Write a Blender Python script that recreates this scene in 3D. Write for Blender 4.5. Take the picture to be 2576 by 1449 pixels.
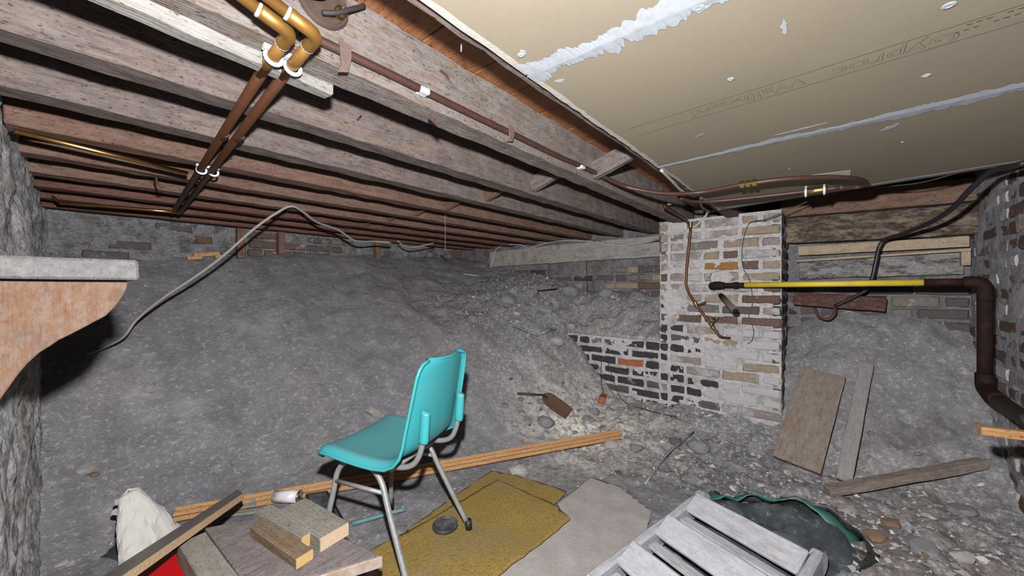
import bpy, math, random
import numpy as np
from mathutils import Vector, Matrix
random.seed(7); RNG = np.random.default_rng(7)
for o in list(bpy.data.objects): bpy.data.objects.remove(o)
SC = bpy.context.scene; COL = SC.collection

# ------------------------------------------------------------------ camera, world, light, exposure
H = 1.06                                   # eye height above the cellar floor
F, CX, CY = 930.0, 1288.0, 720.0
TH = math.atan2(792.0, F); CS, SN = math.cos(TH), math.sin(TH)
cam = bpy.data.cameras.new('camera'); cam.sensor_width = 36.0; cam.lens = F/2576*36
cam.shift_y = (CY-724.5)/2576; cam.clip_start = 0.02
cam_o = bpy.data.objects.new('camera', cam); COL.objects.link(cam_o)
cam_o.location = (0, 0, H); cam_o.rotation_euler = (math.pi/2, 0, TH-math.pi/2)
SC.camera = cam_o
wd = bpy.data.worlds.new('world'); SC.world = wd; wd.use_nodes = True
wd.node_tree.nodes['Background'].inputs[0].default_value = (0.0, 0.0, 0.0, 1)
# the flash of the scanner: a small lamp on its mast just above the lens
fl = bpy.data.lights.new('flash_lamp', 'POINT'); fl.energy = 215; fl.shadow_soft_size = 0.018; fl.color = (1.0, 0.985, 1.0)
fl.use_nodes = True
_nt = fl.node_tree; _em = _nt.nodes['Emission']; _fo = _nt.nodes.new('ShaderNodeLightFalloff')
_fo.inputs['Strength'].default_value = 1.0; _fo.inputs['Smooth'].default_value = 0.0
_nt.links.new(_fo.outputs['Linear'], _em.inputs['Strength'])
fl_o = bpy.data.objects.new('flash_lamp', fl); COL.objects.link(fl_o)
_lr, _ld = -.03, .08
fl_o.location = (_lr*SN+_ld*CS, -_lr*CS+_ld*SN, H+0.172)
SC.view_settings.view_transform = 'Standard'; SC.view_settings.look = 'None'
SC.view_settings.gamma = 1.0; SC.view_settings.use_curve_mapping = False
SC.view_settings.exposure = 0.0

# ------------------------------------------------------------------ measuring helpers (photo pixel -> place in the room)
def W(px, py, d):
    lat = (px-CX)/F*d
    return Vector((lat*SN+d*CS, -lat*CS+d*SN, H-(py-CY)/F*d))
def at_z(px, py, z): return W(px, py, (H-z)*F/(py-CY))
def at_x(px, py, x): return W(px, py, x/((px-CX)/F*SN+CS))
def at_y(px, py, y): return W(px, py, y/(SN-(px-CX)/F*CS))

# ------------------------------------------------------------------ noise
_lat = RNG.random((256, 256))
def vnoise(x, y):
    x = np.asarray(x, float); y = np.asarray(y, float)
    xi = np.floor(x).astype(int); yi = np.floor(y).astype(int); fx = x-xi; fy = y-yi
    fx = fx*fx*(3-2*fx); fy = fy*fy*(3-2*fy)
    a = _lat[xi % 256, yi % 256]; b = _lat[(xi+1) % 256, yi % 256]; c = _lat[xi % 256, (yi+1) % 256]; d = _lat[(xi+1) % 256, (yi+1) % 256]
    return (a*(1-fx)+b*fx)*(1-fy)+(c*(1-fx)+d*fx)*fy*1.0-0.5
def fbm(x, y, freq, octv=3):
    s = 0; a = 1.0
    for k in range(octv):
        s = s+a*vnoise(np.asarray(x)*freq+17.3*k, np.asarray(y)*freq+5.1*k); freq *= 2.1; a *= 0.5
    return s
def sstep(a, b, x):
    t = np.clip((np.asarray(x, float)-a)/(b-a), 0, 1); return t*t*(3-2*t)

# ------------------------------------------------------------------ object helpers
def link(name, data, parent=None):
    o = bpy.data.objects.new(name, data); COL.objects.link(o)
    if parent is not None: o.parent = parent
    return o
def tag(o, label, cat, group=None):
    o['label'] = label; o['category'] = cat
    if group: o['group'] = group
    return o
def thing(name, label, cat, loc=(0, 0, 0), group=None):
    o = link(name, None); o.location = loc; o.empty_display_size = 0.05
    return tag(o, label, cat, group)
def wm(o):
    return o.matrix_basis.copy() if o.parent is None else wm(o.parent) @ o.matrix_parent_inverse @ o.matrix_basis
def setparent(o, p):
    """parent while keeping the world place"""
    mw = o.matrix_basis.copy(); o.parent = p
    pm = wm(p)
    o.matrix_parent_inverse = pm.inverted(); o.matrix_basis = mw
    return o
def mk(name, verts, faces, mat, parent=None, smooth=False):
    me = bpy.data.meshes.new(name); me.from_pydata([tuple(v) for v in verts], [], faces)
    me.materials.append(mat); me.validate(); me.update()
    if smooth:
        me.polygons.foreach_set('use_smooth', [True]*len(me.polygons))
    o = link(name, me)
    if parent is not None: setparent(o, parent)
    return o
def bevel(o, w=0.003, seg=2):
    m = o.modifiers.new('bevel', 'BEVEL'); m.width = w; m.segments = seg; m.limit_method = 'ANGLE'; m.angle_limit = 0.7
    return o
def frame(ax, up):
    x = Vector(ax).normalized(); u = Vector(up); y = u.cross(x).normalized(); z = x.cross(y)
    return Matrix(((x.x, y.x, z.x), (x.y, y.y, z.y), (x.z, y.z, z.z)))
def timber(name, p0, p1, w, t, mat, parent=None, up=(0, 0, 1), rough=0.0, n=None, bev=0.002, seed=0, taper=1.0):
    """board along p0-p1 (centre line), w wide (sideways), t thick (along up); local x runs with the grain"""
    p0 = Vector(p0); p1 = Vector(p1); L = (p1-p0).length
    if n is None: n = max(1, int(L/0.06)) if rough > 0 else 1
    V = []; Fc = []
    ring = [(-.5, -.5), (.5, -.5), (.5, .5), (-.5, .5)]
    if rough > 0: ring = [(-.5, -.5), (0, -.5), (.5, -.5), (.5, 0), (.5, .5), (0, .5), (-.5, .5), (-.5, 0)]
    k = len(ring); rr = random.Random(seed*91+int(L*1000))
    for i in range(n+1):
        sc = 1+(taper-1)*i/n
        for (a, b) in ring:
            V.append((-L/2+L*i/n+(rr.uniform(-1, 1)*rough*.5 if i in (0, n) else 0), a*w*sc+rr.uniform(-1, 1)*rough, b*t+rr.uniform(-1, 1)*rough))
    for i in range(n):
        for j in range(k):
            Fc.append((i*k+j, i*k+(j+1) % k, (i+1)*k+(j+1) % k, (i+1)*k+j))
    Fc.append(tuple(range(k-1, -1, -1))); Fc.append(tuple(n*k+j for j in range(k)))
    o = mk(name, V, Fc, mat)
    o.matrix_basis = Matrix.Translation((p0+p1)/2) @ frame(p1-p0, up).to_4x4()
    if bev: bevel(o, bev, 1)
    if parent is not None: setparent(o, parent)
    return o
def spline(pts, per=6):
    P = [Vector(p) for p in pts]
    if len(P) < 3: return P
    P = [P[0]*2-P[1]]+P+[P[-1]*2-P[-2]]; out = []
    for i in range(1, len(P)-2):
        for j in range(per):
            t = j/per; a, b, c, d = P[i-1], P[i], P[i+1], P[i+2]
            out.append(.5*((2*b)+(c-a)*t+(2*a-5*b+4*c-d)*t*t+(3*b-a-3*c+d)*t*t*t))
    out.append(P[-2]); return out
def tube(name, pts, r, mat, parent=None, per=6, res=8, flat=1.0, radii=None):
    P = spline(pts, per) if per > 1 else [Vector(p) for p in pts]
    c = sum(P, Vector())/len(P)
    V = []; Fc = []; prev = None
    for i, p in enumerate(P):
        t = (P[min(i+1, len(P)-1)]-P[max(i-1, 0)]).normalized()
        if prev is None:
            a = Vector((0, 0, 1)) if abs(t.z) < .9 else Vector((1, 0, 0)); u = (a-t*a.dot(t)).normalized()
        else: u = (prev-t*prev.dot(t)).normalized()
        prev = u; v = t.cross(u)
        rr = r if radii is None else r*np.interp(i/(len(P)-1), np.linspace(0, 1, len(radii)), radii)
        for k in range(res):
            A = 2*math.pi*k/res; V.append(p-c+u*math.cos(A)*rr+v*math.sin(A)*rr*flat)
    n = len(P)
    for i in range(n-1):
        for k in range(res): Fc.append((i*res+k, i*res+(k+1) % res, (i+1)*res+(k+1) % res, (i+1)*res+k))
    Fc.append(tuple(range(res-1, -1, -1))); Fc.append(tuple((n-1)*res+k for k in range(res)))
    o = mk(name, V, Fc, mat, None, True); o.location = c
    if parent is not None: setparent(o, parent)
    return o
def lathe(name, prof, axis, base, mat, parent=None, res=20, wob=0.0):
    """prof: (radius, height) along axis from base"""
    M = frame(axis, (0, 0, 1) if abs(Vector(axis).normalized().z) < .9 else (1, 0, 0))
    V = []; Fc = []; n = len(prof)
    for (r, h) in prof:
        for k in range(res):
            A = 2*math.pi*k/res; q = r*(1+random.uniform(-wob, wob)); V.append(M @ Vector((h, q*math.cos(A), q*math.sin(A))))
    for i in range(n-1):
        for k in range(res): Fc.append((i*res+k, i*res+(k+1) % res, (i+1)*res+(k+1) % res, (i+1)*res+k))
    Fc.append(tuple(range(res-1, -1, -1))); Fc.append(tuple((n-1)*res+k for k in range(res)))
    o = mk(name, V, Fc, mat); o.location = base
    me = o.data; me.polygons.foreach_set('use_smooth', [True]*len(me.polygons))
    m = o.modifiers.new('split', 'EDGE_SPLIT'); m.split_angle = 0.7
    if parent is not None: setparent(o, parent)
    return o
def slab(name, poly, off, mat, parent=None, bev=0.0):
    """polygon of world points pushed along vector off"""
    P = [Vector(p) for p in poly]; off = Vector(off); c = sum(P, Vector())/len(P); k = len(P)
    V = [p-c for p in P]+[p-c+off for p in P]
    Fc = [tuple(range(k)), tuple(range(2*k-1, k-1, -1))]+[((j+1) % k, j, k+j, k+(j+1) % k) for j in range(k)]
    o = mk(name, V, Fc, mat); o.location = c
    if bev: bevel(o, bev, 2)
    if parent is not None: setparent(o, parent)
    return o
def box(name, lo, hi, mat, parent=None, bev=0.0):
    lo = Vector(lo); hi = Vector(hi)
    return slab(name, [(lo.x, lo.y, lo.z), (hi.x, lo.y, lo.z), (hi.x, hi.y, lo.z), (lo.x, hi.y, lo.z)], (0, 0, hi.z-lo.z), mat, parent, bev)

# ------------------------------------------------------------------ materials (all procedural)
def newmat(name, rough=0.8, metal=0.0, spec=0.3):
    m = bpy.data.materials.new(name); m.use_nodes = True
    b = m.node_tree.nodes['Principled BSDF']; b.inputs['Roughness'].default_value = rough; b.inputs['Metallic'].default_value = metal
    b.inputs['Specular IOR Level'].default_value = spec
    return m, m.node_tree, b
def N(nt, kind, **kw):
    n = nt.nodes.new(kind)
    for k, v in kw.items():
        if k in n.inputs: n.inputs[k].default_value = v
        else: setattr(n, k, v)
    return n
def coord(nt, scale=(1, 1, 1), world=False, rand=True):
    if world:
        out = nt.nodes.new('ShaderNodeNewGeometry').outputs['Position']
    else:
        out = nt.nodes.new('ShaderNodeTexCoord').outputs['Object']
        if rand:
            oi = nt.nodes.new('ShaderNodeObjectInfo'); ml = N(nt, 'ShaderNodeMath', operation='MULTIPLY'); ml.inputs[1].default_value = 37.0
            nt.links.new(oi.outputs['Random'], ml.inputs[0])
            ad = N(nt, 'ShaderNodeVectorMath', operation='ADD'); nt.links.new(out, ad.inputs[0]); nt.links.new(ml.outputs[0], ad.inputs[1]); out = ad.outputs[0]
    mp = nt.nodes.new('ShaderNodeMapping'); mp.inputs['Scale'].default_value = scale; nt.links.new(out, mp.inputs['Vector'])
    return mp.outputs[0]
def noise(nt, vec, scale, detail=6, rough=.6, dist=0.0):
    n = N(nt, 'ShaderNodeTexNoise'); n.inputs['Scale'].default_value = scale; n.inputs['Detail'].default_value = detail
    n.inputs['Roughness'].default_value = rough; n.inputs['Distortion'].default_value = dist
    nt.links.new(vec, n.inputs['Vector']); return n.outputs['Fac']
def ramp(nt, fac, stops):
    r = nt.nodes.new('ShaderNodeValToRGB'); e = r.color_ramp.elements
    while len(e) < len(stops): e.new(0.5)
    for i, (p, c) in enumerate(stops):
        e[i].position = p; e[i].color = (c, c, c, 1) if not hasattr(c, '__len__') else (*c, 1)
    nt.links.new(fac, r.inputs[0]); return r.outputs[0]
def mix(nt, fac, a, b, mode='MIX'):
    m = N(nt, 'ShaderNodeMix', data_type='RGBA', blend_type=mode)
    for s, v in ((0, fac), (6, a), (7, b)):
        if hasattr(v, 'is_linked') or hasattr(v, 'links'): nt.links.new(v, m.inputs[s])
        elif s == 0: m.inputs[0].default_value = v
        else: m.inputs[s].default_value = (*v, 1)
    return m.outputs[2]
def bump(nt, b, h, strength=.4, dist=.01):
    n = nt.nodes.new('ShaderNodeBump'); n.inputs['Strength'].default_value = strength; n.inputs['Distance'].default_value = dist
    nt.links.new(h, n.inputs['Height']); nt.links.new(n.outputs[0], b.inputs['Normal'])
KA = .42
def sc3(c, k=None): return tuple(x*(KA if k is None else k) for x in c)
def wood(name, c1, c2, dust=(.3, .29, .28), dusta=.35, stain=None, staina=.3, sc=1.0, rough=.85, grain=1.0, spec=.15, ax='x', sth=.5, speck=.75):
    c1, c2, dust = sc3(c1), sc3(c2), sc3(dust)
    if stain: stain = sc3(stain)
    def pm_(t): return t if ax == 'x' else (t[1], t[2], t[0])
    m, nt, b = newmat(name, rough, 0, spec)
    v = coord(nt, pm_((1.2*sc, 9*sc, 9*sc))); g = noise(nt, v, 6, 8, .65, .5)
    v2 = coord(nt, pm_((2*sc, 60*sc, 60*sc))); g2 = noise(nt, v2, 4, 4, .6)
    base = mix(nt, ramp(nt, g, [(.3, 0), (.7, 1)]), c1, c2)
    dk = tuple(x*.45 for x in c2)
    base = mix(nt, ramp(nt, g2, [(.52, 0), (.75, .55*grain)]), base, dk)
    v3 = coord(nt, pm_((1.5*sc, 4*sc, 4*sc))); n3 = noise(nt, v3, 5, 7, .7)
    if stain: base = mix(nt, ramp(nt, n3, [(sth, 0), (sth+.11, staina)]), base, stain)
    v4 = coord(nt, pm_((3*sc, 6*sc, 6*sc))); n4 = noise(nt, v4, 9, 9, .75)
    base = mix(nt, ramp(nt, n4, [(.44, 0), (.62, dusta)]), base, dust)
    v5 = coord(nt, pm_((14*sc, 40*sc, 40*sc))); n5 = noise(nt, v5, 6, 3, .5)
    base = mix(nt, ramp(nt, n5, [(.60, 0), (.67, speck)]), base, tuple(x*.25 for x in c2))
    nt.links.new(base, b.inputs['Base Color']); bump(nt, b, g2, .6, .005)
    return m
def plain(name, col, rough=.6, metal=0.0, var=.25, sc=30, dirt=None, dirta=.5, spec=.3, bmp=.0, dsc=14, world=False):
    kk_ = KA if metal < .5 else .7
    col = sc3(col, kk_); dirt = sc3(dirt, kk_) if dirt else None
    m, nt, b = newmat(name, rough, metal, spec)
    v = coord(nt, world=world); n = noise(nt, v, sc, 6, .65)
    base = mix(nt, n, tuple(c*(1-var) for c in col), tuple(min(1, c*(1+var)) for c in col))
    if dirt:
        n2 = noise(nt, v, dsc, 8, .7); base = mix(nt, ramp(nt, n2, [(.45, 0), (.66, dirta)]), base, dirt)
    nt.links.new(base, b.inputs['Base Color'])
    if bmp: bump(nt, b, n, bmp, .004)
    return m
def brickmat(name, col, wash, washcol=(.50, .485, .49)):
    col, washcol = sc3(col), sc3(washcol)
    m, nt, b = newmat(name, .95, 0, .1)
    v = coord(nt, (1, 1, 1)); n = noise(nt, v, 18, 9, .75); n2 = noise(nt, v, 60, 5, .7)
    base = mix(nt, n2, tuple(c*.5 for c in col), tuple(min(1, c*1.45) for c in col))
    base = mix(nt, ramp(nt, noise(nt, v, 9, 6, .7), [(.5, 0), (.75, .5)]), base, (.05, .045, .045))
    wv = coord(nt, world=True); big = noise(nt, wv, 6, 8, .75)
    av = N(nt, 'ShaderNodeMath', operation='MULTIPLY_ADD'); nt.links.new(big, av.inputs[0]); av.inputs[1].default_value = .55
    hf = N(nt, 'ShaderNodeMath', operation='MULTIPLY'); nt.links.new(n, hf.inputs[0]); hf.inputs[1].default_value = .45; nt.links.new(hf.outputs[0], av.inputs[2])
    lo = .66-.30*wash
    base = mix(nt, ramp(nt, av.outputs[0], [(lo, 0), (lo+.09, .92)]), base, washcol)
    base = mix(nt, ramp(nt, noise(nt, v, 130, 4, .6), [(.66, 0), (.72, .75)]), base, (.03, .03, .03))
    nt.links.new(base, b.inputs['Base Color']); bump(nt, b, n2, .9, .006)
    return m
def mortarmat(name, c1, c2, dark=(.06, .06, .065), darka=.6, brown=None, scale=1.0):
    c1, c2, dark = sc3(c1), sc3(c2), sc3(dark)
    if brown: brown = sc3(brown)
    m, nt, b = newmat(name, .95, 0, .1)
    v = coord(nt, (1, 1, 1), world=True); n = noise(nt, v, 7*scale, 10, .7); n2 = noise(nt, v, 40*scale, 7, .7)
    base = mix(nt, ramp(nt, n2, [(.3, 0), (.7, 1)]), c1, c2)
    base = mix(nt, ramp(nt, n, [(.48, 0), (.66, darka)]), base, dark)
    if brown: base = mix(nt, ramp(nt, noise(nt, v, 4*scale, 8, .7), [(.52, 0), (.68, .7)]), base, brown)
    base = mix(nt, ramp(nt, noise(nt, v, 110*scale, 3, .6), [(.63, 0), (.7, .8)]), base, tuple(x*.3 for x in dark))
    nt.links.new(base, b.inputs['Base Color']); bump(nt, b, n2, .9, .01)
    return m
M = {}
M['joist_grey'] = wood('joist_grey', (.235, .185, .165), (.125, .092, .083), (.30, .275, .265), .38, stain=(.26, .17, .11), staina=.45, grain=1.6)
M['joist_pale'] = wood('joist_pale', (.29, .235, .20), (.17, .13, .11), (.35, .35, .355), .45, stain=(.30, .22, .14), staina=.4, grain=1.5)
M['joist_brown'] = wood('joist_brown', (.25, .145, .105), (.13, .066, .048), (.28, .215, .185), .3, stain=(.20, .15, .095), staina=.5, grain=1.4)
M['joist_red'] = wood('joist_red', (.20, .095, .068), (.10, .044, .032), (.22, .145, .12), .25, grain=1.3)
M['floorboard'] = wood('floorboard', (.46, .19, .075), (.27, .095, .035), (.4, .24, .15), .2, rough=.55, spec=.3)
M['beam'] = wood('beam', (.40, .37, .33), (.28, .255, .225), (.46, .44, .40), .45, stain=(.09, .07, .06), staina=.4)
M['lintel'] = wood('lintel', (.29, .225, .165), (.17, .12, .08), (.33, .30, .28), .4, stain=(.045, .022, .010), staina=.92, sth=.40)
M['pale_wood'] = wood('pale_wood', (.50, .40, .27), (.40, .30, .19), (.5, .46, .4), .3, stain=(.16, .12, .09), staina=.5)
M['grey_panel'] = wood('grey_panel', (.31, .30, .29), (.19, .18, .18), (.45, .44, .43), .5, stain=(.03, .022, .022), staina=.8, sth=.45)
M['red_wood'] = wood('red_wood', (.12, .048, .03), (.065, .025, .018), (.2, .15, .135), .5)
M['pine'] = wood('pine', (.62, .36, .16), (.48, .23, .085), (.6, .43, .28), .25, rough=.7)
M['board_brown'] = wood('board_brown', (.29, .235, .195), (.21, .16, .125), (.34, .31, .285), .6, stain=(.22, .13, .06), staina=.4, speck=.4)
M['board_grey'] = wood('board_grey', (.33, .31, .30), (.25, .235, .225), (.37, .36, .36), .5, speck=.4)
M['shelf_front'] = wood('shelf_front', (.20, .195, .19), (.145, .14, .135), (.27, .27, .27), .6, grain=.4, speck=.4)
M['bracket'] = wood('bracket', (.25, .14, .085), (.185, .098, .056), (.28, .235, .21), .5, stain=(.13, .10, .085), staina=.4, ax='z', sc=1.6, grain=.7, speck=.25)
M['white_batten'] = wood('white_batten', (.38, .365, .325), (.29, .275, .245), (.44, .43, .41), .4, stain=(.22, .22, .22), staina=.5)
M['offcut'] = wood('offcut', (.36, .33, .28), (.27, .24, .19), (.42, .4, .36), .5)
M['offcut_brown'] = wood('offcut_brown', (.29, .20, .12), (.19, .12, .07), (.36, .31, .26), .4)
M['end_grain'] = plain('end_grain', (.70, .52, .34), .8, var=.2, sc=90)
M['end_yellow'] = plain('end_yellow', (.68, .46, .17), .8, var=.2, sc=60)
M['table_top'] = wood('table_top', (.27, .225, .215), (.2, .16, .15), (.34, .31, .31), .6, rough=.7)
M['table_edge'] = plain('table_edge', (.42, .29, .21), .8, dirt=(.6, .58, .55), dirta=.8)
M['chip_face'] = wood('chip_face', (.21, .18, .15), (.16, .135, .11), (.27, .25, .23), .4, rough=.4, spec=.4)
M['chip_edge'] = plain('chip_edge', (.62, .42, .24), .9, var=.5, sc=160, bmp=.8)
M['grey_paint'] = wood('grey_paint', (.54, .55, .575), (.43, .44, .46), (.64, .64, .66), .5, stain=(.32, .29, .28), staina=.5, grain=.4, speck=.3)
M['plasterboard'] = plain('plasterboard', (.37, .315, .225), .9, var=.10, sc=120, dirt=(.30, .265, .215), dirta=.35, dsc=3, spec=.15)
M['board_core'] = plain('board_core', (.62, .57, .5), .9, var=.2, sc=80, bmp=.5)
M['filler'] = plain('filler', (.50, .545, .59), .9, var=.1, sc=60, dirt=(.36, .37, .38), dirta=.6, dsc=40)
M['print'] = plain('print', (.15, .12, .09), .9, var=.2)
M['copper_bright'] = plain('copper_bright', (.78, .42, .17), .28, 1.0, .12, 20)
M['copper_brown'] = plain('copper_brown', (.105, .042, .021), .5, .7, .35, 25, dirt=(.07, .03, .018), dirta=.6)
M['copper_gold'] = plain('copper_gold', (.40, .21, .055), .4, .75, .25, 18, dirt=(.3, .15, .04), dirta=.5)
M['pipe_brown'] = plain('pipe_brown', (.095, .042, .032), .5, .2, .3, 30, dirt=(.13, .09, .08), dirta=.3)
M['brass'] = plain('brass', (.19, .125, .045), .42, .9, .25, 40)
M['solder'] = plain('solder', (.62, .66, .68), .5, .3, .2, 80)
M['clip_white'] = plain('clip_white', (.74, .77, .80), .5, 0, .08, 40)
M['rust'] = plain('rust', (.12, .06, .042), .9, .2, .4, 60, bmp=.5)
M['rust_dusty'] = plain('rust_dusty', (.19, .125, .105), .9, .1, .3, 60, bmp=.5)
M['iron_dark'] = plain('iron_dark', (.022, .012, .011), .75, .0, .5, 30, dirt=(.07, .028, .018), dirta=.5, bmp=.4, spec=.06)
M['yellow'] = plain('yellow', (.72, .56, .035), .55, 0, .12, 12, dirt=(.42, .33, .12), dirta=.5)
M['lagging'] = plain('lagging', (.33, .30, .26), .9, 0, .25, 30, bmp=.4)
M['cable_grey'] = plain('cable_grey', (.36, .34, .315), .7, 0, .15, 30)
M['cable_white'] = plain('cable_white', (.52, .48, .44), .6, 0, .15, 30)
M['cable_black'] = plain('cable_black', (.022, .02, .026), .45, 0, .2, 30)
M['wire_green'] = plain('wire_green', (.05, .085, .06), .6, 0, .2, 30)
M['wire_dark'] = plain('wire_dark', (.05, .045, .045), .7, .2, .2, 30)
M['wire_red'] = plain('wire_red', (.42, .05, .06), .5, 0, .15, 30)
M['bakelite'] = plain('bakelite', (.13, .09, .07), .3, .2, .3, 20)
M['web'] = plain('web', (.5, .49, .48), .9, 0, .2, 90)
M['chair'] = plain('chair', (.055, .46, .49), .42, 0, .05, 20, dirt=(.09, .37, .38), dirta=.5, dsc=8)
_m = M['chair']; _nt2 = _m.node_tree; _b = _nt2.nodes['Principled BSDF']; _l = _b.inputs['Base Color'].links[0].from_socket
_g = _nt2.nodes.new('ShaderNodeNewGeometry'); _s = _nt2.nodes.new('ShaderNodeSeparateXYZ'); _nt2.links.new(_g.outputs['Normal'], _s.inputs[0])
_f = ramp(_nt2, _s.outputs['Z'], [(.75, 0), (.97, .55)]); _nt2.links.new(mix(_nt2, _f, _l, sc3((.17, .36, .37))), _b.inputs['Base Color'])   # settled dust
M['steel'] = plain('steel', (.40, .42, .42), .45, .3, .12, 40, dirt=(.28, .22, .18), dirta=.6, dsc=40)
M['rubber'] = plain('rubber', (.015, .015, .017), .6)
M['teal_pipe'] = plain('teal_pipe', (.10, .23, .25), .6, 0, .2, 30, dirt=(.25, .24, .24), dirta=.7)
M['black_plastic'] = plain('black_plastic', (.05, .052, .055), .5, 0, .25, 40, dirt=(.26, .26, .26), dirta=.6)
M['red'] = plain('red', (.62, .008, .010), .4, 0, .1, 10)
M['can'] = plain('can', (.85, .85, .86), .35, .0, .1, 30, dirt=(.5, .28, .08), dirta=.7, dsc=20)
M['can_metal'] = plain('can_metal', (.75, .75, .77), .25, 1.0, .1, 30)
M['paper'] = plain('paper', (.64, .62, .56), .9, 0, .1, 12, dirt=(.5, .5, .5), dirta=.3)
M['paper_dark'] = plain('paper_dark', (.03, .03, .035), .9)
M['carpet'] = None; M['rug_grey'] = plain('rug_grey', (.40, .36, .335), .97, 0, .25, 90, dirt=(.54, .51, .5), dirta=.5, dsc=12, bmp=.6, world=True)
M['sack'] = None
for nm, col, w_ in (('brick_brown', (.15, .095, .07), .30), ('brick_grey', (.21, .18, .165), .42), ('brick_buff', (.34, .27, .20), .45),
                    ('brick_orange', (.34, .17, .06), .2), ('brick_red', (.42, .14, .075), .25), ('brick_black', (.05, .048, .055), .22),
                    ('brick_dark', (.12, .10, .10), .35), ('brick_white', (.50, .48, .48), .95), ('brick_wash', (.30, .25, .23), .62),
                    ('brick_plum', (.17, .105, .09), .38)):
    M[nm] = brickmat(nm, col, w_)
M['mortar_pier'] = mortarmat('mortar_pier', (.42, .40, .39), (.70, .68, .68), darka=.45)
M['mortar_grey'] = mortarmat('mortar_grey', (.14, .13, .135), (.28, .27, .28), darka=.7, brown=(.12, .085, .06))
M['mortar_back'] = mortarmat('mortar_back', (.12, .115, .12), (.40, .40, .40), darka=.85, brown=(.10, .07, .05), scale=1.8)
M['mortar_dark'] = mortarmat('mortar_dark', (.13, .125, .14), (.25, .245, .265), darka=.75)
M['mortar_right'] = mortarmat('mortar_right', (.34, .34, .365), (.50, .49, .51), darka=.5)
M['stone_left'] = mortarmat('stone_left', (.32, .315, .305), (.95, .94, .92), dark=(.10, .10, .095), darka=.8, brown=(.16, .12, .09), scale=1.6)
M['backing_grey'] = plain('backing_grey', (.3, .29, .28), .95, 0, .2, 10, world=True)  # even grey for the backing slab above the floorboards
def groundmat():
    m, nt, b = newmat('dirt', .97, 0, .05)
    v = coord(nt, world=True)
    big = noise(nt, v, 1.6, 6, .6); mid = noise(nt, v, 7, 9, .72); fine = noise(nt, v, 45, 8, .75); gr = noise(nt, v, 160, 4, .6)
    base = mix(nt, ramp(nt, mid, [(.32, 0), (.68, 1)]), (.130, .130, .136), (.205, .200, .204))
    base = mix(nt, ramp(nt, big, [(.48, 0), (.72, .55)]), base, (.19, .168, .155))
    at = nt.nodes.new('ShaderNodeAttribute'); at.attribute_name = 'debris'
    sep = nt.nodes.new('ShaderNodeSeparateColor'); nt.links.new(at.outputs['Color'], sep.inputs[0])
    white = mix(nt, sep.outputs[0], ramp(nt, fine, [(.535, 0), (.64, .55)]), ramp(nt, fine, [(.49, 0), (.62, .75)]))
    base = mix(nt, white, base, (.43, .42, .41))
    dk = mix(nt, sep.outputs[0], ramp(nt, gr, [(.60, 0), (.67, .8)]), ramp(nt, noise(nt, v, 60, 6, .7), [(.56, 0), (.66, .85)]))
    base = mix(nt, dk, base, (.055, .053, .055))
    cream = N(nt, 'ShaderNodeMath', operation='MULTIPLY'); nt.links.new(sep.outputs[1], cream.inputs[0])
    nt.links.new(ramp(nt, noise(nt, v, 22, 8, .75), [(.40, 0), (.55, .9)]), cream.inputs[1])
    base = mix(nt, cream.outputs[0], base, (.74, .69, .58))
    br = N(nt, 'ShaderNodeMath', operation='MULTIPLY'); nt.links.new(sep.outputs[2], br.inputs[0])
    nt.links.new(ramp(nt, noise(nt, v, 14, 8, .75), [(.45, 0), (.62, .85)]), br.inputs[1])
    base = mix(nt, br.outputs[0], base, (.085, .08, .085))
    so = N(nt, 'ShaderNodeMath', operation='MULTIPLY'); nt.links.new(at.outputs['Alpha'], so.inputs[0]); nt.links.new(ramp(nt, noise(nt, v, 9, 8, .75), [(.40, 0), (.60, .75)]), so.inputs[1])
    base = mix(nt, so.outputs[0], base, (.155, .112, .090))
    vs = coord(nt, (3.2, .9, .9), world=True)
    base = mix(nt, ramp(nt, noise(nt, vs, 2.2, 5, .6), [(.42, 0), (.66, .45)]), base, (.095, .092, .098))
    base = mix(nt, ramp(nt, noise(nt, v, 3.1, 9, .72), [(.54, 0), (.68, .40)]), base, (.30, .295, .295))
    vf = coord(nt, (1, 1, 2.2), world=True); pf = noise(nt, vf, 15, 10, .8)
    base = mix(nt, ramp(nt, pf, [(.56, 0), (.66, .6)]), base, (.36, .355, .35))
    base = mix(nt, ramp(nt, noise(nt, vf, 27, 6, .7), [(.61, 0), (.69, .75)]), base, (.055, .053, .057))
    base = mix(nt, 1.0, base, (.74, .74, .745), 'MULTIPLY')
    nt.links.new(base, b.inputs['Base Color'])
    h = N(nt, 'ShaderNodeMath', operation='ADD'); nt.links.new(fine, h.inputs[0]); nt.links.new(gr, h.inputs[1]); bump(nt, b, h.outputs[0], .7, .009)
    return m
M['dirt'] = groundmat()
def rubblemat(name, stops, sc=25):
    m, nt, b = newmat(name, .95, 0, .1)
    g = nt.nodes.new('ShaderNodeNewGeometry')
    c = ramp(nt, g.outputs['Random Per Island'], stops)
    nt.nodes[-1].color_ramp.interpolation = 'LINEAR'
    v = coord(nt, world=True); n = noise(nt, v, sc, 6, .7)
    base = mix(nt, ramp(nt, n, [(.3, 0), (.8, .6)]), c, (.19, .185, .185))
    nt.links.new(base, b.inputs['Base Color']); bump(nt, b, n, .6, .01); return m
M['rubble'] = rubblemat('rubble', [(0, (.27, .265, .26)), (.25, (.135, .13, .135)), (.5, (.20, .19, .18)), (.68, (.07, .066, .07)), (.8, (.30, .27, .22)), (.9, (.15, .10, .07)), (1, (.32, .32, .32))])
M['stone_pale'] = plain('stone_pale', (.48, .46, .43), .95, 0, .2, 30, dirt=(.28, .27, .27), dirta=.6, bmp=.7)
M['stone_grey'] = plain('stone_grey', (.25, .245, .25), .95, 0, .25, 30, dirt=(.4, .39, .38), dirta=.4, bmp=.7)
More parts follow.
